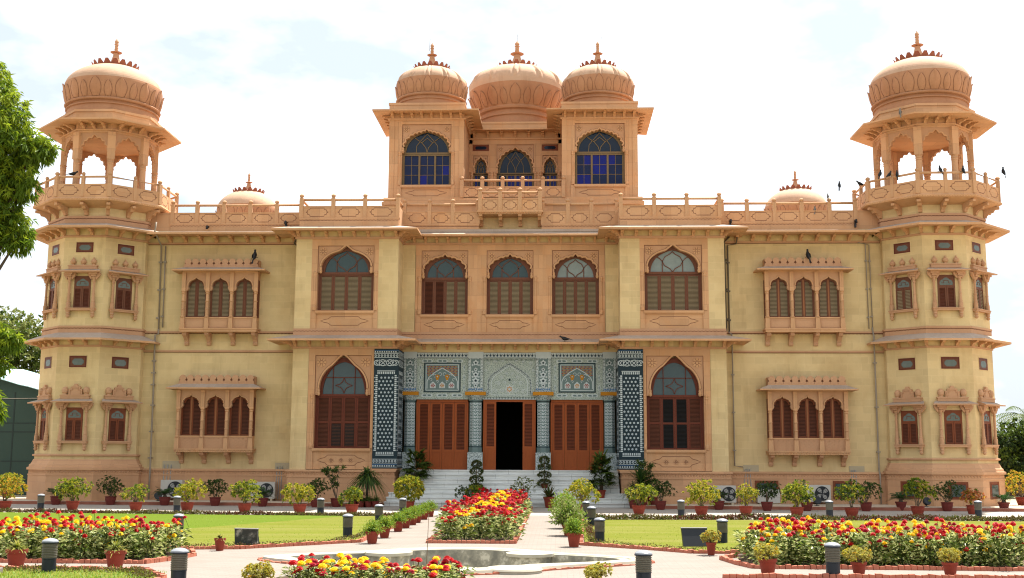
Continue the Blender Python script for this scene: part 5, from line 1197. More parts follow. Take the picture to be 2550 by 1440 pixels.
potted('potted_croton', 'orange and yellow croton behind the last cycad at the right edge of the palace', 'potted plant', 22.1, 1.2, .135, croton(22, 1.5, 1.1, 5, 130, 'gold'))
potted('potted_croton', 'yellow green croton nearest the right picture edge, next to the parked car', 'potted plant', 22.3, -2.6, 0, croton(23, 1.1, .9, 4, 110, 'lime'))
# back row along the ledge: cycads and dark shrubs
CY = cached('cyc1', lambda: fan_cycad(1)); CY2 = cached('cyc2', lambda: fan_cycad(2, 17, .66))
for i, (x, y, lab) in enumerate([(-18.95,-1.5,'cycad with a black inner pot in a red clay pot before the left tower plinth'), (-14.30,-1.55,'cycad in a clay pot at the foot of the drain pipe beside the left wing'),
      (-10.05,-1.99,'cycad in front of the air conditioner fan on the left wing'), (-6.15,-1.9,'cycad between the bare stemmed tall plant and the pandanus left of the steps'),
      (8.67,-2.23,'cycad behind the broad yellow croton under the right pointed window'), (12.09,-2.80,'cycad in front of the air conditioner with bare fan on the right wing'),
      (16.05,-1.95,'cycad in a tapered pot before the right tower at its first basement window'), (20.17,-1.9,'cycad in a dark pot at the outer corner of the right tower')]):
    potted('potted_cycad', lab, 'potted plant', x, y, 0, CY if i % 2 else CY2, R=.225, H=.36, mat='terracotta_dark', kind=1 if i in (6,7) else 0, rz=i*1.3)
for i, (x, y, lab) in enumerate([(-16.70,-1.3,'round dark green shrub in a clay pot in front of the left tower plinth'), (-12.15,-1.6,'dark green shrub in a clay pot between the two air conditioners of the left wing'),
      (-7.75,-2.4,'dark shrub half hidden behind the bright yellow two lobed croton'), (6.29,-2.57,'dark shrub in a clay pot right of the spiky yucca'),
      (10.49,-2.9,'dark shrub in front of the white cabinet under the right basement window'), (14.45,-2.7,'dark shrub behind the green croton under the right lower oriel window'),
      (17.81,-2.2,'dark shrub in a clay pot before the middle basement window of the right tower')]):
    sd = 30+i; potted('potted_shrub', lab, 'potted plant', x, y, 0, bush_mesh('foliage', sd, .98, .85, 4, 95, 9, .09, .034, LEAFSETS['dark'], up=.7), R=.225, H=.36, mat='terracotta_dark', rz=i)
potted('potted_tall_plant', 'tall bare stemmed plant with leaf tufts in a clay pot under the left pointed window', 'potted plant', -7.0, -1.9, 0, branchy(3, 1.35), R=.23, H=.36, mat='terracotta_dark')
potted('potted_tall_plant', 'tall dark leafy plant behind the spiky yucca right of the steps', 'potted plant', 6.1, -1.0, .135, branchy(9, 1.5), R=.22, H=.33, mat='terracotta_dark')
potted('potted_pandanus', 'large drooping pandanus on a stem left of the marble steps above four small pots', 'potted plant', -5.75, -1.75, 0, spiky(5, 190, 1.0, .085, (-.1,1.35), (.45,1.15), ('leaf_mid','leaf_dark','leaf_cycad','bark'), trunk=1.0), R=.24, H=.36, mat='terracotta_dark')
potted('potted_yucca', 'large spiky yucca in a clay pot right of the marble steps', 'potted plant', 5.62, -1.35, 0, spiky(6, 210, 1.0, .06, (-.3,1.5), (.05,.5), ('leaf_mid','leaf_dark','leaf_cycad','bark'), trunk=.85), R=.24, H=.36, mat='terracotta_dark')
potted('potted_yucca', 'drooping dark yucca between the steps and the large spiky yucca', 'potted plant', 5.25, -1.6, 0, spiky(16, 60, .6, .05, (-.3,1.2), (.3,.9), trunk=.55), R=.17, H=.34, mat='terracotta_dark')
for i, x in enumerate((-6.25,-5.93,-5.62,-5.33)):
    potted('potted_fern', ['small fern pot in front of the pandanus, farthest from the steps', 'small fern pot in front of the pandanus, second from the croton', 'small fern pot in front of the pandanus, second from the steps', 'small fern pot in front of the pandanus, touching the marble steps'][i], 'potted plant', x, -2.15, 0, ferny(40+i, .5, .26, 90, ('leaf_mid','leaf_dark','leaf_dark')), R=.15, H=.26, mat='terracotta_dark')
rh = 1.512/8
potted('potted_fan_palm', 'fan palm on the left side of the marble steps, behind the square croton', 'potted plant', -3.95, .2, rh*4, fan_palm(7, 1.15, 56), R=.17, H=.3, mat='terracotta_dark', kind=1)
potted('potted_fan_palm', 'tall fan palm in a red tapered pot on the right side of the marble steps', 'potted plant', 4.0, -.34, rh*2, fan_palm(8, 1.4, 64), R=.19, H=.34, kind=1)
potted('potted_tiered_shrub', 'tiered clipped shrub on the steps by the left column of the open doorway', 'potted plant', -1.33, -.07, rh*3, tiers(1), R=.15, H=.2, mat='terracotta_dark')
potted('potted_tiered_shrub', 'tiered clipped shrub on the steps by the right column of the open doorway', 'potted plant', 1.58, .2, rh*4, tiers(2), R=.15, H=.2, mat='terracotta_dark')
potted('potted_agave', 'dark agave in a tall red pot at the foot of the steps', 'potted plant', 1.80, -1.37, 0, spiky(11, 60, .66, .10, (.2,1.3), (.0,.35), ('leaf_dark','leaf_mid','leaf_olive','bark'), .05), R=.25, H=.46, kind=1)
potted('potted_shrub', 'dark shrub at the far left end of the central flower bed near the steps', 'potted plant', -1.72, -1.4, 0, bush_mesh('foliage', 51, .8, .6, 3, 60, 8, .09, .03, LEAFSETS['dark']), R=.2, H=.3, mat='terracotta_dark')
potted('potted_croton', 'lime croton just behind the far end of the central red flowers', 'potted plant', -1.15, -1.7, 0, croton(52, .95, .62, 3, 70, 'lime'), R=.2, H=.3)
potted('potted_twiggy_shrub', 'pale twiggy shrub standing at the far right end of the central red flowers', 'potted plant', .72, -1.75, 0, bush_mesh('foliage', 53, .95, 1.1, 6, 60, 6, .085, .04, LEAFSETS['greyish'], up=1.2), R=.18, H=.3, mat='terracotta_dark')
# pots lining the path
LP = ['nearest the fountain, first of the path row', 'second of the path row from the fountain', 'third of the path row from the fountain', 'fourth of the path row from the fountain', 'fifth of the path row from the fountain', 'sixth of the path row from the fountain', 'seventh of the path row, next to the last', 'last of the path row and nearest the steps']
F3 = [ferny(60+i, .60, .27, 230) for i in range(3)]
for i, y in enumerate((-21.9,-19.9,-17.35,-15.7,-14.1,-12.9,-11.0,-9.15)):
    potted('potted_fern', 'fern pot left of the path, '+LP[i], 'potted plant', -2.31, y, 0, F3[i % 3], R=.165, H=.29, kind=1, group='fern pots lining the path', rz=i*2.1, fs=1.0+.06*(i % 2))
RP = [(2.52,-22.46,.17,.33,1.0,'red pot of green fern nearest the fountain on the right side of the path'), (2.45,-18.6,.2,.3,1.75,'bushy feathery green plant second on the right side of the path'),
      (2.42,-15.4,.2,.3,1.75,'bushy feathery green plant third on the right side of the path'), (2.35,-11.6,.22,.3,1.75,'tall feathery green plant farthest on the right side of the path')]
FB = [ferny(70+i, .55, .36, 420, ('leaf_sage','leaf_fern','leaf_mid') if i else ('leaf_fern','leaf_lime','leaf_mid')) for i in range(3)]
for i, (x, y, R, H, s_, lab) in enumerate(RP): potted('potted_fern', lab, 'potted plant', x, y, 0, FB[i % 3], R=R, H=H, kind=1, rz=i, fs=s_)
# foreground pots
for i, (x, y, lab) in enumerate([(-7.89,-28.5,'spider plant in a clay pot at the left picture edge'), (-6.01,-28.55,'spider plant in a clay pot right of the foreground bollard light')]):
    potted('potted_spider_plant', lab, 'potted plant', x, y, 0, spider(80+i, 190, .30), R=.195, H=.33, kind=1, rz=i)
potted('potted_spider_plant', 'small grassy plant in a narrow red pot near the leaning grey panel', 'potted plant', -5.29, -24.35, 0, spider(83, 60, .2), R=.125, H=.27, kind=1)
GD = [(5.44,-24.5,.11,.27,'golden leaved plant in a red pot leaning at the black floodlight'), (5.87,-28.85,.165,.30,'golden leaved plant in a red pot at the corner of the right flower bed'), (7.51,-28.7,.14,.24,'golden leaved plant right of the foreground bollard light'),
      (9.15,-28.6,.14,.24,'golden leaved plant farthest right in the foreground'), (-2.39,-32.2,.16,.20,'round golden bush at the bottom edge left of the fountain flowers'), (2.74,-31.9,.16,.20,'round golden bush at the bottom edge right of the fountain')]
for i, (x, y, R, H, lab) in enumerate(GD): potted('potted_golden_plant', lab, 'potted plant', x, y, 0, golden(90+i, .46, .27), R=R, H=H, kind=1)

# ---- zinnias
def head_mesh(mats):
    mb = MB(); r = random.Random(len(mats[0]))
    for ring, (R, z, n, tilt) in enumerate(((.055,.0,13,-.28),(.048,.010,12,-.10),(.036,.020,10,.10),(.020,.027,7,.35))):
        for k in range(n):
            a = 2*pi*(k+.5*(ring % 2))/n; d = Vector((cos(a), sin(a), 0)); t = Vector((-sin(a), cos(a), 0)); w = pi*R/n*1.25
            b = d*R*.25+Vector((0,0,z)); m_ = d*R*.7+Vector((0,0,z+R*.45*tilt+.004)); e = d*R+Vector((0,0,z+R*tilt))
            mb.add([b-t*w*.4, b+t*w*.4, m_+t*w, e+t*w*.55, e-t*w*.55, m_-t*w], [(0,1,2,5),(5,2,3,4)], 1 if ring == 3 else 0)
    mb.lathe([(.004,-.02),(.02,-.014),(.03,-.004),(.034,.012),(.02,.026),(.001,.032)], 8, 0, 0, 0)
    return mb.mesh('flower_head', mats)
HEADS = {'red': head_mesh(['petal_red','petal_crimson']), 'crimson': head_mesh(['petal_crimson','petal_red']), 'yellow': head_mesh(['petal_yellow','petal_orange'])}
def zinnia_mesh(seed, h=.52, w=.44, n=185):
    r = random.Random(seed); mb = MB()
    for i in range(n):
        z = h*r.random()**.8; a = r.uniform(0, 2*pi); R = w*r.uniform(.1,.55); p = Vector((R*cos(a), R*sin(a), z)); e = r.uniform(-.25,.8)
        mb.leaf(p, Vector((cos(a+r.uniform(-.8,.8))*cos(e), sin(a+r.uniform(-.8,.8))*cos(e), sin(e))), r.uniform(.075,.135), r.uniform(.032,.056), r.choice((0,0,0,1,1,2)), rnd_dir(r)+Vector((0,-.3,1.0)), bend=r.uniform(0,.35))
    for i in range(5): a = r.uniform(0, 2*pi); mb.tube([(0,0,0),(.04*cos(a),.04*sin(a),h*.5),(w*.3*cos(a),w*.3*sin(a),h)], .006, 4, 2)
    return mb.mesh('foliage', ['leaf_zinnia_light','leaf_zinnia','leaf_dark'])
ZM = [zinnia_mesh(100+i) for i in range(8)]
STEM = cached('stem', lambda: (lambda b: (b.tube([(0,0,-.22),(.004,0,-.01)], .0045, 4), b.mesh('stem', ['leaf_zinnia']))[-1])(MB()))
rz_ = random.Random(77)
def zinnia(x, y, cols, group, where, hh=(.5,.72), sc=1.0, hs=1.0):
    nm = {('red',): 'red zinnia plant', ('yellow',): 'yellow zinnia plant', ('red','yellow'): 'zinnia plant with red and yellow flowers'}[tuple(sorted(set('red' if c == 'crimson' else c for c in cols)))]
    t = empty('zinnia_plant', (x,y,.03), nm+' '+where, 'flower', group+', '+nm, rz_.uniform(0,6.28), tuple(q*rz_.uniform(.88,1.12) for q in (sc if isinstance(sc, tuple) else (sc,)*3)))
    place('foliage', rz_.choice(ZM), t, (0,0,0), 0, (1,1,rz_.uniform(.85,1.1)))
    for c in cols:
        a = rz_.uniform(0, 6.28); R = rz_.uniform(.03,.23); h = rz_.uniform(*hh)
        if rz_.random() < .32: h -= rz_.uniform(.08,.26)
        f = place('flower_head', HEADS[c], t, (R*cos(a), R*sin(a), h), rz_.uniform(0,6.28), hs*rz_.uniform(.85,1.2)); f.rotation_euler = (rz_.uniform(-.1,.40), rz_.uniform(-.3,.3), -t.rotation_euler.z+rz_.uniform(-.5,.5)); place('stem', STEM, f)
def pick(py): return 'yellow' if rz_.random() < py else rz_.choice(('red','red','crimson'))
def fill(poly_fn, n, cols_fn, group, where, hh=(.48,.70), sc=1.0, k=6, hs=.92):
    for i in range(n):
        x, y = poly_fn(i); zinnia(x, y, [cols_fn(x, y) for _ in range(k if rz_.random() < .7 else k+1)], group, where, hh, sc, hs)
def grid(x0, x1, y0, y1, n):
    cell = sqrt((x1-x0)*(y1-y0)/n); nx = max(1, round((x1-x0)/cell)); ny = max(1, -(-n//nx))
    return lambda i: (x0+(x1-x0)*((i % nx)+.5+rz_.uniform(-.42,.42))/nx, y0+(y1-y0)*((i//nx)+.5+rz_.uniform(-.42,.42))/ny)
fill(grid(-9.6,-5.85,-27.3,-24.9,66), 66, lambda x, y: pick(.36), 'zinnias of the bed behind the spider plants', 'in the bed behind the spider plant pots', sc=1.08)
fill(grid(6.0,11.2,-27.25,-24.9,90), 90, lambda x, y: pick(.33), 'zinnias of the bed behind the golden pots', 'in the bed behind the golden plant pots', sc=1.08)
def ccol(x, y): # a yellow drift runs along the bed, red on both sides
    c = -.10+.35*sin((y+21)/20*2.6)-.1; return pick(.9) if abs(x-c) < .28 else pick(.05)
fill(grid(-.95,1.0,-21.4,-2.2,104), 104, ccol, 'zinnias of the long bed in the path', 'in the long bed along the path', sc=(1.25,1.25,1.05), k=9, hs=.95)
fill(grid(-1.95,.62,-32.2,-30.6,36), 36, lambda x, y: pick(.7 if -1.5 < x < -.5 else .15), 'zinnias in front of the fountain', 'at the bottom edge in front of the fountain', hh=(.42,.70), sc=(.8,.8,.62), k=5, hs=1.35)
# low ground cover strips: uncountable foliage
def strip_cover(pl, w, h, n, mats, seed, sc=.05):
    r = random.Random(seed); mb = MB(); segs = []; tot = 0
    for a, b in zip(pl, pl[1:]): l = sqrt((b[0]-a[0])**2+(b[1]-a[1])**2); segs.append((a, b, l)); tot += l
    for i in range(n):
        q = r.random()*tot
        for a, b, l in segs:
            if q <= l: break
            q -= l
        t = q/l; nx, ny = -(b[1]-a[1])/l, (b[0]-a[0])/l; o = r.gauss(0, .33)*w; x, y = a[0]+(b[0]-a[0])*t+nx*o, a[1]+(b[1]-a[1])*t+ny*o
        hm = h*(.65+.5*abs(sin(q*1.7+seed))*abs(cos(q*.6)))
        z = hm*r.random()*max(.15, 1-(o/w)**2*1.5); c = 0 if sin(q*.9+seed*2) > .1 else 1
        mb.leaf(Vector((x,y,z+.02)), rnd_dir(r, -.1), sc*r.uniform(.7,1.5), sc*.5, c if r.random() < .7 else r.randrange(len(mats)), rnd_dir(r))
    return tag(mb.build('ground_cover', mats), kind='stuff')
GC = ['leaf_maroon','leaf_olive','leaf_mid','leaf_dark']
strip_cover([(-22,-8.1),(-9,-9.35),(-3.2,-9.6)], .34, .11, 8000, GC, 1, .08)
strip_cover([(3.3,-10.9),(9,-10.3),(22,-9.9)], .42, .17, 9500, ['leaf_maroon','leaf_olive','leaf_mid','leaf_dark'], 2, .09)
GL = ['leaf_olive','leaf_maroon','leaf_mid']
strip_cover([(-12,-23.8),(-6.2,-23.75),(-5.0,-23.55),(-3.3,-21.9),(-2.95,-20.5),(-2.9,-18)], .22, .09, 2600, GL, 3, .045)
strip_cover([(3.05,-14),(3.0,-21.5),(4.1,-22.7),(5.1,-23.7),(9,-23.75)], .22, .09, 2600, GL, 4, .045)
strip_cover([(-12,-29.4),(-7,-29.4),(-5.3,-29.5),(-4.7,-30.6)], .34, .10, 4200, ['leaf_olive','leaf_olive','leaf_mid','leaf_lime'], 5, .045)
mb = MB(); r = random.Random(9)
for i in range(4200): x, y = r.uniform(-9.5,-4.7), r.uniform(-31.6,-29.5); mb.blade(Vector((x,y,.03)), (rnd_dir(r,.2)+Vector((0,0,.8))).normalized(), r.uniform(.04,.12), .009, .4, r.choice((0,0,1)), 2)
tag(mb.build('grass', ['leaf_fern','leaf_lime']), kind='stuff')
mb = MB()
for i in range(9000):
    x = r.uniform(-11.5,-3.0) if i % 2 else r.uniform(3.1,11.5); y = -24+(r.random()**2.2)*13
    if i % 2 and y < -21.6 and x > -5.2: continue
    if not i % 2 and y < -22 and x < 5.1: continue
    mb.blade(Vector((x,y,.03)), (rnd_dir(r,.2)+Vector((0,0,.6))).normalized(), r.uniform(.02,.05), .012, .4, r.choice((0,0,1)), 2)
tag(mb.build('grass', ['leaf_lime','leaf_fern']), kind='stuff')

# ---------------------------------------------------------------- fountain basin
def ring(mb, A, za, B, zb, m): n = len(A); mb.add([(x,y,za) for x,y in A]+[(x,y,zb) for x,y in B], [(i,n+i,n+(i+1)%n,(i+1)%n) for i in range(n)], m)
fb_ = empty('fountain_basin', (0,0,0), 'dry scalloped fountain basin with a pale marble rim set in the paving', 'fountain')
mb = MB(); O0, O1, O2, O3 = outline(-.03), outline(.0), outline(.30), outline(.55)
ring(mb, O0[::-1], .006, O1[::-1], .07, 0); ring(mb, O2, .07, O1, .07, 0); ring(mb, O2[::-1], .07, outline(.33)[::-1], .035, 0); ring(mb, outline(.37), .035, outline(.33), .035, 1); ring(mb, outline(.37)[::-1], .035, outline(.40)[::-1], .065, 0); ring(mb, O3, .065, outline(.40), .065, 0)
mb.build('rim', ['marble_rim','basin_wall'], fb_)
mb = MB(); ring(mb, O3[::-1], .064, O3[::-1], .012, 0)
# the basin floor: a shallow bowl drawn as a real pit
PIT = outline(.56); mb.build('rim_lip', ['marble_rim'], fb_)
for s_ in (-1, 1):
    mb = MB(); c = (FC[0]+s_*1.48, FC[1]+1.05); mb.lathe([(.44,-.5),(.44,.02),(.5,.03),(.5,.09),(.40,.10),(.36,.075),(.01,.075)], 40, c[0], c[1], 0, True, ms=[1,1,0,0,0,0]); mb.build('lobe', ['marble_rim','basin_wall'], fb_)
mb = MB(); mb.lathe([(.31,-.5),(.33,-.06),(.36,-.04),(.36,.0),(.01,.01)], 36, .33, -28.0, 0); mb.build('pedestal', ['marble_rim'], fb_)
mb = MB(); mb.lathe([(.50,-.5),(.50,.03),(.52,.05),(.5,.08),(.01,.08)], 40, 1.35, -28.6, 0); mb.build('platform', ['marble_rim'], fb_)
mb = MB(); PB = outline(.60); ring(mb, PIT[::-1], .05, PB[::-1], -.5, 0); n = len(PB); mb.add([(x,y,-.5) for x,y in PB], [tuple(range(n))], 0); mb.build('pit', ['basin_wall'], fb_)
edg = edging('thin red brick line around the outside of the fountain rim', outline(-.10), True, w=.06, h=.03)
mb = MB(); mb.tube([(-.62,-25.3,-.5),(-.60,-25.3,.2),(-.58,-25.3,.86)], .010, 6, 0, .006); tag(mb.build('stick', ['twig']), 'thin brown stick standing upright in the fountain basin', 'stick')

# ---------------------------------------------------------------- bollard lights
def bollard_parts(t):
    def b0(): b = MB(); b.lathe([(.145,0),(.145,.02),(.120,.025),(.120,.25),(.128,.255),(.128,.27)], 24); return b.mesh('base', ['navy_paint'])
    def b1():
        b = MB(); pr = [(.122,.27)]
        for i in range(8): z = .285+i*.028; pr += [(.122,z),(.132,z+.006),(.132,z+.016),(.120,z+.022)]
        pr += [(.122,.52)]; b.lathe(pr, 24); return b.mesh('lens', ['lens_grey'])
    def b2(): b = MB(); b.lathe([(.12,.515),(.142,.52),(.145,.535),(.14,.545)], 24, m=1); b.lathe([(.142,.545),(.135,.565),(.10,.59),(.05,.605),(.002,.61)], 24, m=0); return b.mesh('cap', ['cap_grey','navy_paint'])
    place('base', cached('bb0', b0), t); place('lens', cached('bb1', b1), t); place('cap', cached('bb2', b2), t)
for x, y, lab in [(-6.79,-29.6,'bollard light in the foreground lawn corner between the spider plant pots'), (-17.44,-6.3,'bollard light by the road before the left tower'), (-11.82,-7.5,'bollard light by the road in front of the two headed yellow croton'),
      (-7.45,-20.6,'bollard light half hidden behind the right end of the left flower bed'), (-6.26,-8.7,'bollard light by the road between the two small crotons left of the pandanus'), (-3.23,-20.1,'bollard light in the left lawn nearest the fountain, beside the first fern pots'),
      (-3.38,-13.9,'bollard light in the left lawn halfway along the path'), (-3.40,-8.2,'bollard light at the far path corner of the left lawn, by the square croton'), (3.10,-10.2,'bollard light at the far path corner of the right lawn, behind the feathery plants'),
      (3.17,-14.4,'bollard light in the right lawn halfway along the path'), (3.17,-21.1,'bollard light in the right lawn nearest the fountain, by the red fern pot'), (6.50,-8.4,'bollard light by the road left of the broad yellow croton'),
      (11.78,-8.0,'bollard light by the road under the right lower oriel window'), (17.23,-7.3,'bollard light by the road in front of the small orange croton'), (6.96,-29.1,'bollard light in front of the right flower bed between two golden pots'),
      (-3.86,-31.5,'bollard light at the bottom edge left of the fountain, only its cap in view'), (3.50,-31.2,'bollard light at the bottom edge right of the fountain, only its cap in view'), (6.15,-21.2,'bollard light behind the right flower bed, only its pale cap showing over the flowers')]:
    bollard_parts(empty('bollard_light', (x,y,.004), lab, 'bollard light', 'bollard lights of the garden'))
# floodlights in the lawns
def flood(x, y, w, h, face, lab, rz, lean):
    t = empty('floodlight', (x,y,.04), lab, 'floodlight', None, rz)
    mb = MB(); q = [(0,0),(.10,0),(.10+lean,h),(lean,h)]
    vs = [(-w/2,a,b) for a,b in q]+[(w/2,a,b) for a,b in q]; mb.add(vs, [(0,1,2,3),(7,6,5,4)]+[(i,4+i,4+(i+1)%4,(i+1)%4) for i in range(4)], 0); mb.box(-w/2-.01, w/2+.01, lean-.012, .112+lean, h, h+.018, 1); mb.build('housing', [face, 'grey_metal'], t)
    b = MB(); b.box(-w*.46, -w*.40, .1, .24, 0, .05); b.box(w*.40, w*.46, .1, .24, 0, .05); b.tube([(-w*.43,.2,.02),(-w*.43,.16,h*.5)], .014, 5); b.tube([(w*.43,.2,.02),(w*.43,.16,h*.5)], .014, 5); b.build('bracket', ['black_plastic'], t)
flood(-5.02,-23.2,.54,.36,'rust_panel','weathered grey floodlight panel leaning in the left lawn border',-.12,-.04)
flood(5.35,-22.6,.60,.40,'black_plastic','black floodlight housing leaning back in the right lawn border',.1,.20)
t = empty('stone_block', (-7.62,-30.0,.03), 'pale stone block lying in the foreground grass', 'block'); mb = MB(); mb.bevbox(-.15,.15,-.12,.12,0,.10,.012); mb.build('block_body', ['paving'], t)
# small black spotlights at the foot of the walls
for x, y, lab in ((-15.05,-.2,'small black spotlight on the ledge beside the left drain pipe'), (12.9,-.9,'small black spotlight on the ledge under the right lower oriel window'), (17.35,-1.0,'black round spotlight on the ledge before the right tower')):
    t = empty('spotlight', (x,y,.135), lab, 'spotlight'); mb = MB(); mb.lathe([(.10,0),(.10,.02),(.02,.03),(.02,.1)], 12); mb.build('stand', ['black_plastic'], t)
    b = MB(); b.lathe([(.06,-.12),(.15,-.02),(.17,.1),(.14,.11),(.01,.09)], 16); o = b.build('head', ['black_plastic'], t, (0,0,.2)); o.rotation_euler = (radians(70),0,.3)
# air conditioners
def aircon(x, y, w, h, lab, fan=0, z=.135):
    t = empty('air_conditioner', (x,y,z), lab, 'air conditioner')
    b = MB(); b.bevbox(-w/2, w/2, 0, .36, .10, .10+h, .015, 0); b.box(-w/2+.03, w/2-.03, -.006, .0, .13, .07+h, 0); b.box(-w/2+.1, -w/2+.2, .02, .3, 0, .10, 1); b.box(w/2-.2, w/2-.1, .02, .3, 0, .10, 1); b.build('casing', ['white_metal','cement'], t)
    g = MB(); cx_ = w*.18; R = h*.42; g.prism([(cx_+R*1.02*cos(2*pi*i/32), .10+h/2+R*1.02*sin(2*pi*i/32)) for i in range(32)], -.012, -.007, 0)
    f = MB()
    for k in range(4):
        a = 2*pi*k/4+.3; f.prism([(cx_+R*.12*cos(a), .10+h/2+R*.12*sin(a))]+[(cx_+R*q*cos(a+b_), .10+h/2+R*q*sin(a+b_)) for q, b_ in ((.55,-.12),(.82,.05),(.90,.35),(.86,.65),(.62,.85),(.3,.8))], -.020, -.014, 0)
    g.build('grille', ['black_plastic'], t); f.build('fan', ['grey_metal'], t)
    r = MB()
    for q in (.98, .66, .33): r.strip([(cx_+R*q*cos(2*pi*i/28), .10+h/2+R*q*sin(2*pi*i/28)) for i in range(28)], -.026, .012, .008, 0, True)
    r.build('guard', ['black_plastic'], t)
for x, w, h, lab in ((-14.75,.95,.78,'air conditioner on the left wing ledge, hidden behind a cycad and yellow croton'), (-10.75,1.15,.72,'air conditioner on the left wing ledge with its fan in plain view'), (-9.15,.75,.70,'air conditioner at the junction of left wing and left bay, behind the yellow croton'),
                 (9.15,.95,.70,'air conditioner at the right bay plinth, partly behind a cycad'), (13.25,1.15,.72,'air conditioner with bare fan on the right wing ledge')):
    aircon(x, .55 if abs(x) > 9.6 else (-.62 if x > 0 else .5), w, h, lab)
t = empty('white_cabinet', (11.2,.6,.135), 'white metal cabinet under the first basement window of the right wing', 'cabinet'); b = MB(); b.bevbox(-.48,.48,0,.35,.05,.62,.015,0); b.box(-.5,.5,-.01,.0,.3,.32,0); b.box(-.4,.4,.05,.3,0,.05,1); b.build('cabinet_body', ['white_metal','cement'], t)
b = MB()
for i in range(7): b.box(10.0-.36+.11*i-.008, 10.0-.36+.11*i+.008, .55, .57, .135, .55)
for z in (.2, .5): b.box(9.62, 10.32, .545, .575, z, z+.025)
tag(b.build('metal_rack', ['black_plastic']), 'low black metal railing on the ledge beside the right bay', 'railing')
b = MB(); b.box(-.32,.32,-.16,.16,0,.02,0); b.box(-.30,.30,-.14,.14,.02,.03,1)
tag(b.build('drain_grate', ['pipe_dark','dark_gap'], None, (3.42,-1.9,.006)), 'dark rectangular drain grate in the road before the right side of the steps', 'drain')

# ---------------------------------------------------------------- birds
def bird_mesh(kind):
    def f():
        mb = MB(); n = 12; st = []
        prof = [(-.20,.0,.012),(-.15,.0,.03),(-.07,.01,.062),(.0,.02,.078),(.07,.035,.07),(.11,.06,.05),(.135,.09,.040),(.165,.105,.042),(.19,.10,.03),(.205,.095,.012)]
        vs = []
        for x, z, r in prof: vs += [(x, r*.85*cos(2*pi*k/n), z+r*sin(2*pi*k/n)) for k in range(n)]
        mb.add(vs, [(j*n+k, (j+1)*n+k, (j+1)*n+(k+1)%n, j*n+(k+1)%n) for j in range(len(prof)-1) for k in range(n)], 0, True)
        mb.add([(.2,.012,.10),(.2,-.012,.10),(.2,0,.085),(.25,0,.085)], [(0,1,3),(1,2,3),(2,0,3)], 0)
        mb.add([(-.17,.03,.01),(-.17,-.03,.01),(-.32,-.035,-.03),(-.32,.035,-.03),(-.17,0,-.005),(-.32,0,-.045)], [(0,1,2,3),(0,3,5,4),(1,4,5,2)], 0)
        for s_ in (-1, 1):
            mb.add([(.06,s_*.06,.08),(-.02,s_*.078,.07),(-.22,s_*.04,.015),(-.10,s_*.075,-.01),(.05,s_*.07,.0)], [(0,1,2,3,4)], 0); mb.tube([(0,s_*.03,-.04),(.01,s_*.03,-.12)], .006, 4); mb.tube([(.01,s_*.03,-.12),(.05,s_*.03,-.12)], .005, 4)
        mb.v = [(v[0]*1.0, v[1], v[2]+.12) for v in mb.v]; return mb.mesh('bird', [kind])
    return cached('bird'+kind, f)
def bird(x, y, z, yaw, pitch, lab, kind='bird_black', sc=1.0, cat='bird'):
    o = place('bird', bird_mesh(kind), None, (x,y,z), 0, sc*.85); o.rotation_euler = (0, -pitch, yaw); tag(o, lab, cat)
bird(-11.38,.66,10.88,1.2,1.0,'black kite bird perched on the right end of the left upper oriel crest',sc=1.55); bird(13.15,.72,10.86,1.9,.95,'black bird perched on the crest of the right upper oriel',sc=1.5)
bird(2.46,.62,7.10,pi,.0,'black pigeon lying low on the eave above the right door',sc=1.3); bird(-19.3,-.95,14.28,.2,.05,'black bird flying low along the left tower balcony rail',sc=1.2)
for x, z, yw_, pt_, lab in ((16.42,14.42,.6,.9,'black bird on the post of the right tower balcony nearest the front column'), (16.72,14.3,.3,.6,'black bird leaning forward on the inner rail of the right tower balcony'), (16.92,14.28,1.4,1.1,'slim upright bird on the inner rail of the right tower balcony'),
      (18.5,14.30,2.0,.9,'small bird on the front rail of the right tower, in the light of the arch'), (19.43,14.30,2.6,1.1,'black bird on the front rail before the outer column of the right tower')):
    R_ = 3.0; yy = YT-2.9 if abs(x-XT) < 1.2 else YT-2.9+(abs(x-XT)-1.2); bird(x, yy, z-.02, yw_, pt_, lab, sc=1.05)
bird(21.55,-.0,14.47,2.2,1.1,'black bird on the outermost post of the right tower balcony',sc=1.15); bird(15.72,1.2,14.2,3.4,.2,'black bird crouching on the wing side rail of the right tower balcony',sc=1.1); bird(15.12,2.3,14.42,1.2,1.0,'black bird on the corner post where right wing meets the tower',sc=1.1)
bird(17.12,-.62,17.0,1.4,1.1,'dark bird on the eave edge of the right tower kiosk','bird_grey',sc=1.0); bird(14.30,1.25,13.68,1.5,1.0,'small grey bird on a parapet post of the right wing','bird_grey',sc=.8); bird(13.75,1.35,13.10,1.2,1.0,'pied bird on the parapet in front of the small right dome','bird_grey',sc=.9)

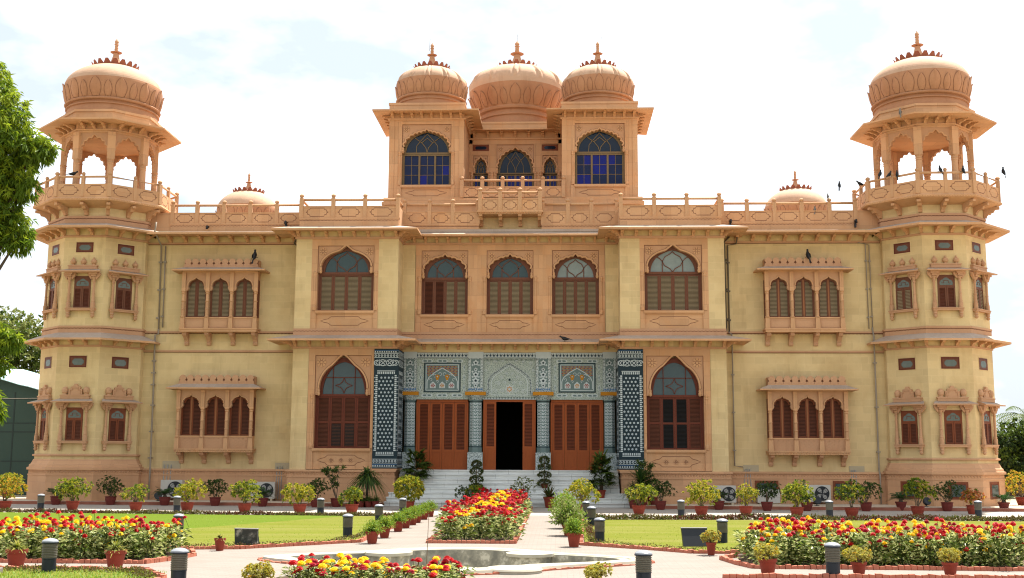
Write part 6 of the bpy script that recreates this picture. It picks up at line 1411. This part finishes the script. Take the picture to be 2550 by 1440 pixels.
# ---------------------------------------------------------------- trees, shed, car beyond the palace
def tree(name, label, trunk, crown, mats, seed, n, per, ll, lw, droop, tr=.2, limbs=True, cat='tree'):
    r = random.Random(seed); base = Vector(trunk); t = empty(name, trunk, label, cat)
    tb = MB(); top = max(c[2] for c in crown)
    cz = sum(c[2] for c in crown)/len(crown); cxm = sum(c[0] for c in crown)/len(crown); cym = sum(c[1] for c in crown)/len(crown)
    fork = Vector((base.x*.6+cxm*.4, base.y*.6+cym*.4, min(c[2]-c[3] for c in crown)*.5+cz*.3))-base
    tb.tube([(0,0,0),(fork.x*.2,fork.y*.2,fork.z*.5),tuple(fork)], tr, 10, 0, tr*.65)
    for c in crown: e = Vector(c[:3])-base; tb.tube([tuple(fork), tuple(fork*.45+e*.55+Vector((0,0,.2))), tuple(e)], tr*.42, 7, 0, tr*.10)
    tb.build('trunk', ['bark'], t)
    mb = MB(); wt = [c[3]**2 for c in crown]; nm = len(mats)
    for i in range(n):
        c = r.choices(crown, wt)[0]; d = rnd_dir(r, -.9); q = r.random()**.45; p = Vector((c[0]+d.x*c[3]*q, c[1]+d.y*c[3]*q, c[2]+d.z*c[3]*.9*q))-base
        lit = 1 if (d.z > .15 and r.random() < .6) or r.random() < .15 else 0; ax = (d*Vector((1,1,.4)).length*.5+rnd_dir(r)).normalized()  # upper leaves of each clump mostly take the second tone, as painted sunlight
        for j in range(per): mb.leaf(p+rnd_dir(r)*ll*.25, (ax*.7+rnd_dir(r)*.9+Vector((0,0,-droop))).normalized(), ll*r.uniform(.7,1.25), lw*r.uniform(.8,1.2), lit if nm > 1 and r.random() < .85 else r.randrange(nm), rnd_dir(r)+Vector((0,0,.4)), bend=droop*.25)
    mb.build('crown', mats, t)
    return t
C1 = [(-16.4,-14,13.2,1.15),(-15.8,-14.2,12.4,.95),(-15.0,-14,11.95,.62),(-14.75,-13.9,12.0,.45),(-16.2,-13.8,11.4,1.15),(-15.35,-14.1,10.9,.75),(-16.3,-14,10.1,1.05),(-15.55,-14,9.35,.70),(-15.3,-14,8.95,.50),(-16.6,-14,9.0,.9),(-17.0,-14,14.2,1.1),(-18.2,-13.5,12.5,1.9),(-18.5,-13.5,10,1.9),(-15.9,-14,5.75,.62),(-15.35,-14,5.7,.42),(-16.8,-13.8,6.0,.9),(-15.75,-14,4.85,.42),(-15.85,-14,3.75,.40),(-15.65,-14,3.35,.28),(-18.2,-13.5,7,1.6)]
tree('mango_tree', 'large leafy tree overhanging the left picture edge in front of the left tower', (-19.2,-13,0), C1, ['leaf_mango','leaf_mango_lit','leaf_dark'], 5, 6200, 9, .24, .058, .75, .28)
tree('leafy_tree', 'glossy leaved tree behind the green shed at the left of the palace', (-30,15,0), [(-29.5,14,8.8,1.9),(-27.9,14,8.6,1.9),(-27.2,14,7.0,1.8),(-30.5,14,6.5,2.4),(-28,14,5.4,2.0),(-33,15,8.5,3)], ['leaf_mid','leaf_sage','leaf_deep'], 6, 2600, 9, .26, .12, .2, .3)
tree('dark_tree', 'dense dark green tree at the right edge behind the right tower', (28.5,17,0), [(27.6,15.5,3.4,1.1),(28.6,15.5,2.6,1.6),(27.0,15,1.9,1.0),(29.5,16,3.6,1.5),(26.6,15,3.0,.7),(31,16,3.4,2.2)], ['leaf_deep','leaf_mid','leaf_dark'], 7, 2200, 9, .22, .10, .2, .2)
def palm(x, y, h, seed, lab, n=16, l=2.0):
    r = random.Random(seed); t = empty('palm_tree', (x,y,0), lab, 'palm tree'); tb = MB(); tb.tube([(0,0,0),(.1,0,h*.5),(.05,0,h)], .14, 8, 0, .09); tb.build('trunk', ['bark'], t)
    mb = MB()
    for i in range(n):
        a = 2*pi*i/n+r.uniform(-.2,.2); e = r.uniform(.1,1.1); d = Vector((cos(a)*cos(e), sin(a)*cos(e), sin(e))); tt = d.cross(Vector((0,0,1))).normalized(); b = r.uniform(.5,.9); PP = [Vector((.05,0,h))+d*l*q+Vector((0,0,-b*l*q*q)) for q in [k/14 for k in range(15)]]
        mb.tube([PP[0],PP[5],PP[10],PP[14]], .025, 4, 1, .006)
        for k in range(2, 15):
            dr = (PP[k]-PP[k-1]).normalized()
            for s_ in (-1, 1): mb.blade(PP[k], (tt*s_*.8+dr*.5+Vector((0,0,-.35))).normalized(), .55*sin(pi*(k/15*.8+.15)), .05, .3, 0, 2)
    mb.build('crown', ['leaf_mid','leaf_dark'], t)
palm(30.0,20,4.6,1,'palm with drooping fronds rising above the dark tree at the right edge',18,2.3); palm(27.6,22,5.2,2,'slender palm just right of the right tower',14,1.5); palm(29.6,14,2.8,3,'low palm with pale fronds at the right picture edge',16,1.9)
b = MB(); b.box(21.8,60,18.5,18.8,0,2.6); b.box(21.8,60,18.4,18.9,2.6,2.7); tag(b.build('boundary_wall', ['boundary_wall']), 'brown garden wall in the shade beyond the right tower', 'wall')
sh = empty('tarpaulin_shed', (-30,9,0), 'large shed of dark green tarpaulin with a pale blue roof left of the palace', 'shed')
top = [(-12,6.3),(-6,6.35),(3.1,6.06),(3.7,5.90),(4.3,5.72),(4.8,5.62),(5.45,5.44),(9.5,4.6)]
b = MB(); b.prism([(-12,0),(9.5,0)]+top[::-1], 0, .08, 0)
for x in lin(-11, 9, 9): b.box(x-.035, x+.035, -.012, .0, 0, 5.3 if x < 6 else 4.6, 1)
for z in (.8,1.75,3.25,3.7,4.95): b.box(-12, 9.4, -.010, -.001, z-.03, z+.03, 1)
b.build('wall', ['tarp_green','tarp_seam'], sh)
b = MB(); n = len(top); b.add([(x,-.35,z-.02) for x,z in top]+[(x,2.6,z+.62) for x,z in top]+[(x,-.35,z-.06) for x,z in top], [(i,i+1,n+i+1,n+i) for i in range(n-1)]+[(2*n+i,2*n+i+1,i+1,i) for i in range(n-1)], 0); b.build('roof', ['roof_blue'], sh)
b = MB(); b.tube([(-40,7.6,4.92),(-30,7.6,4.86),(-24.2,7.6,4.92),(-20.5,3.5,4.98)], .012, 5); tag(b.build('cable', ['white_metal']), 'thin pale cable strung from the left tower across the green shed', 'cable')
car = empty('parked_car', (26.6,4.4,.0), 'silver car parked beyond the right tower at the picture edge', 'car', rz=-.25)
b = MB(); b.prism([(-2.0,.28),(2.0,.28),(2.05,.6),(1.9,.82),(1.05,.92),(.45,1.36),(-.85,1.40),(-1.5,.98),(-2.0,.9),(-2.08,.6)], -.82, .82, 0); b.build('body', ['car_silver'], car)
for s_ in (-1, 1): g = MB(); g.prism([(.92,.94),(.40,1.30),(-.80,1.33),(-1.3,.98)], s_*.825-.004, s_*.825+.004, 0); g.build('window', ['glass_navy'], car)
g = MB(); g.add([(1.06,-.7,.93),(1.06,.7,.93),(.48,.6,1.35),(.48,-.6,1.35)], [(0,1,2,3)]); o = g.build('windscreen', ['glass_navy'], car, (.012,0,.012))
for x in (-1.3, 1.3):
    for s_ in (-1, 1):
        w = MB(); w.lathe([(.16,-.1),(.30,-.1),(.32,-.06),(.32,.06),(.30,.1),(.16,.1)], 20); o = w.build('wheel', ['black_plastic'], car, (x, s_*.78, .32)); o.rotation_euler = (pi/2,0,0)
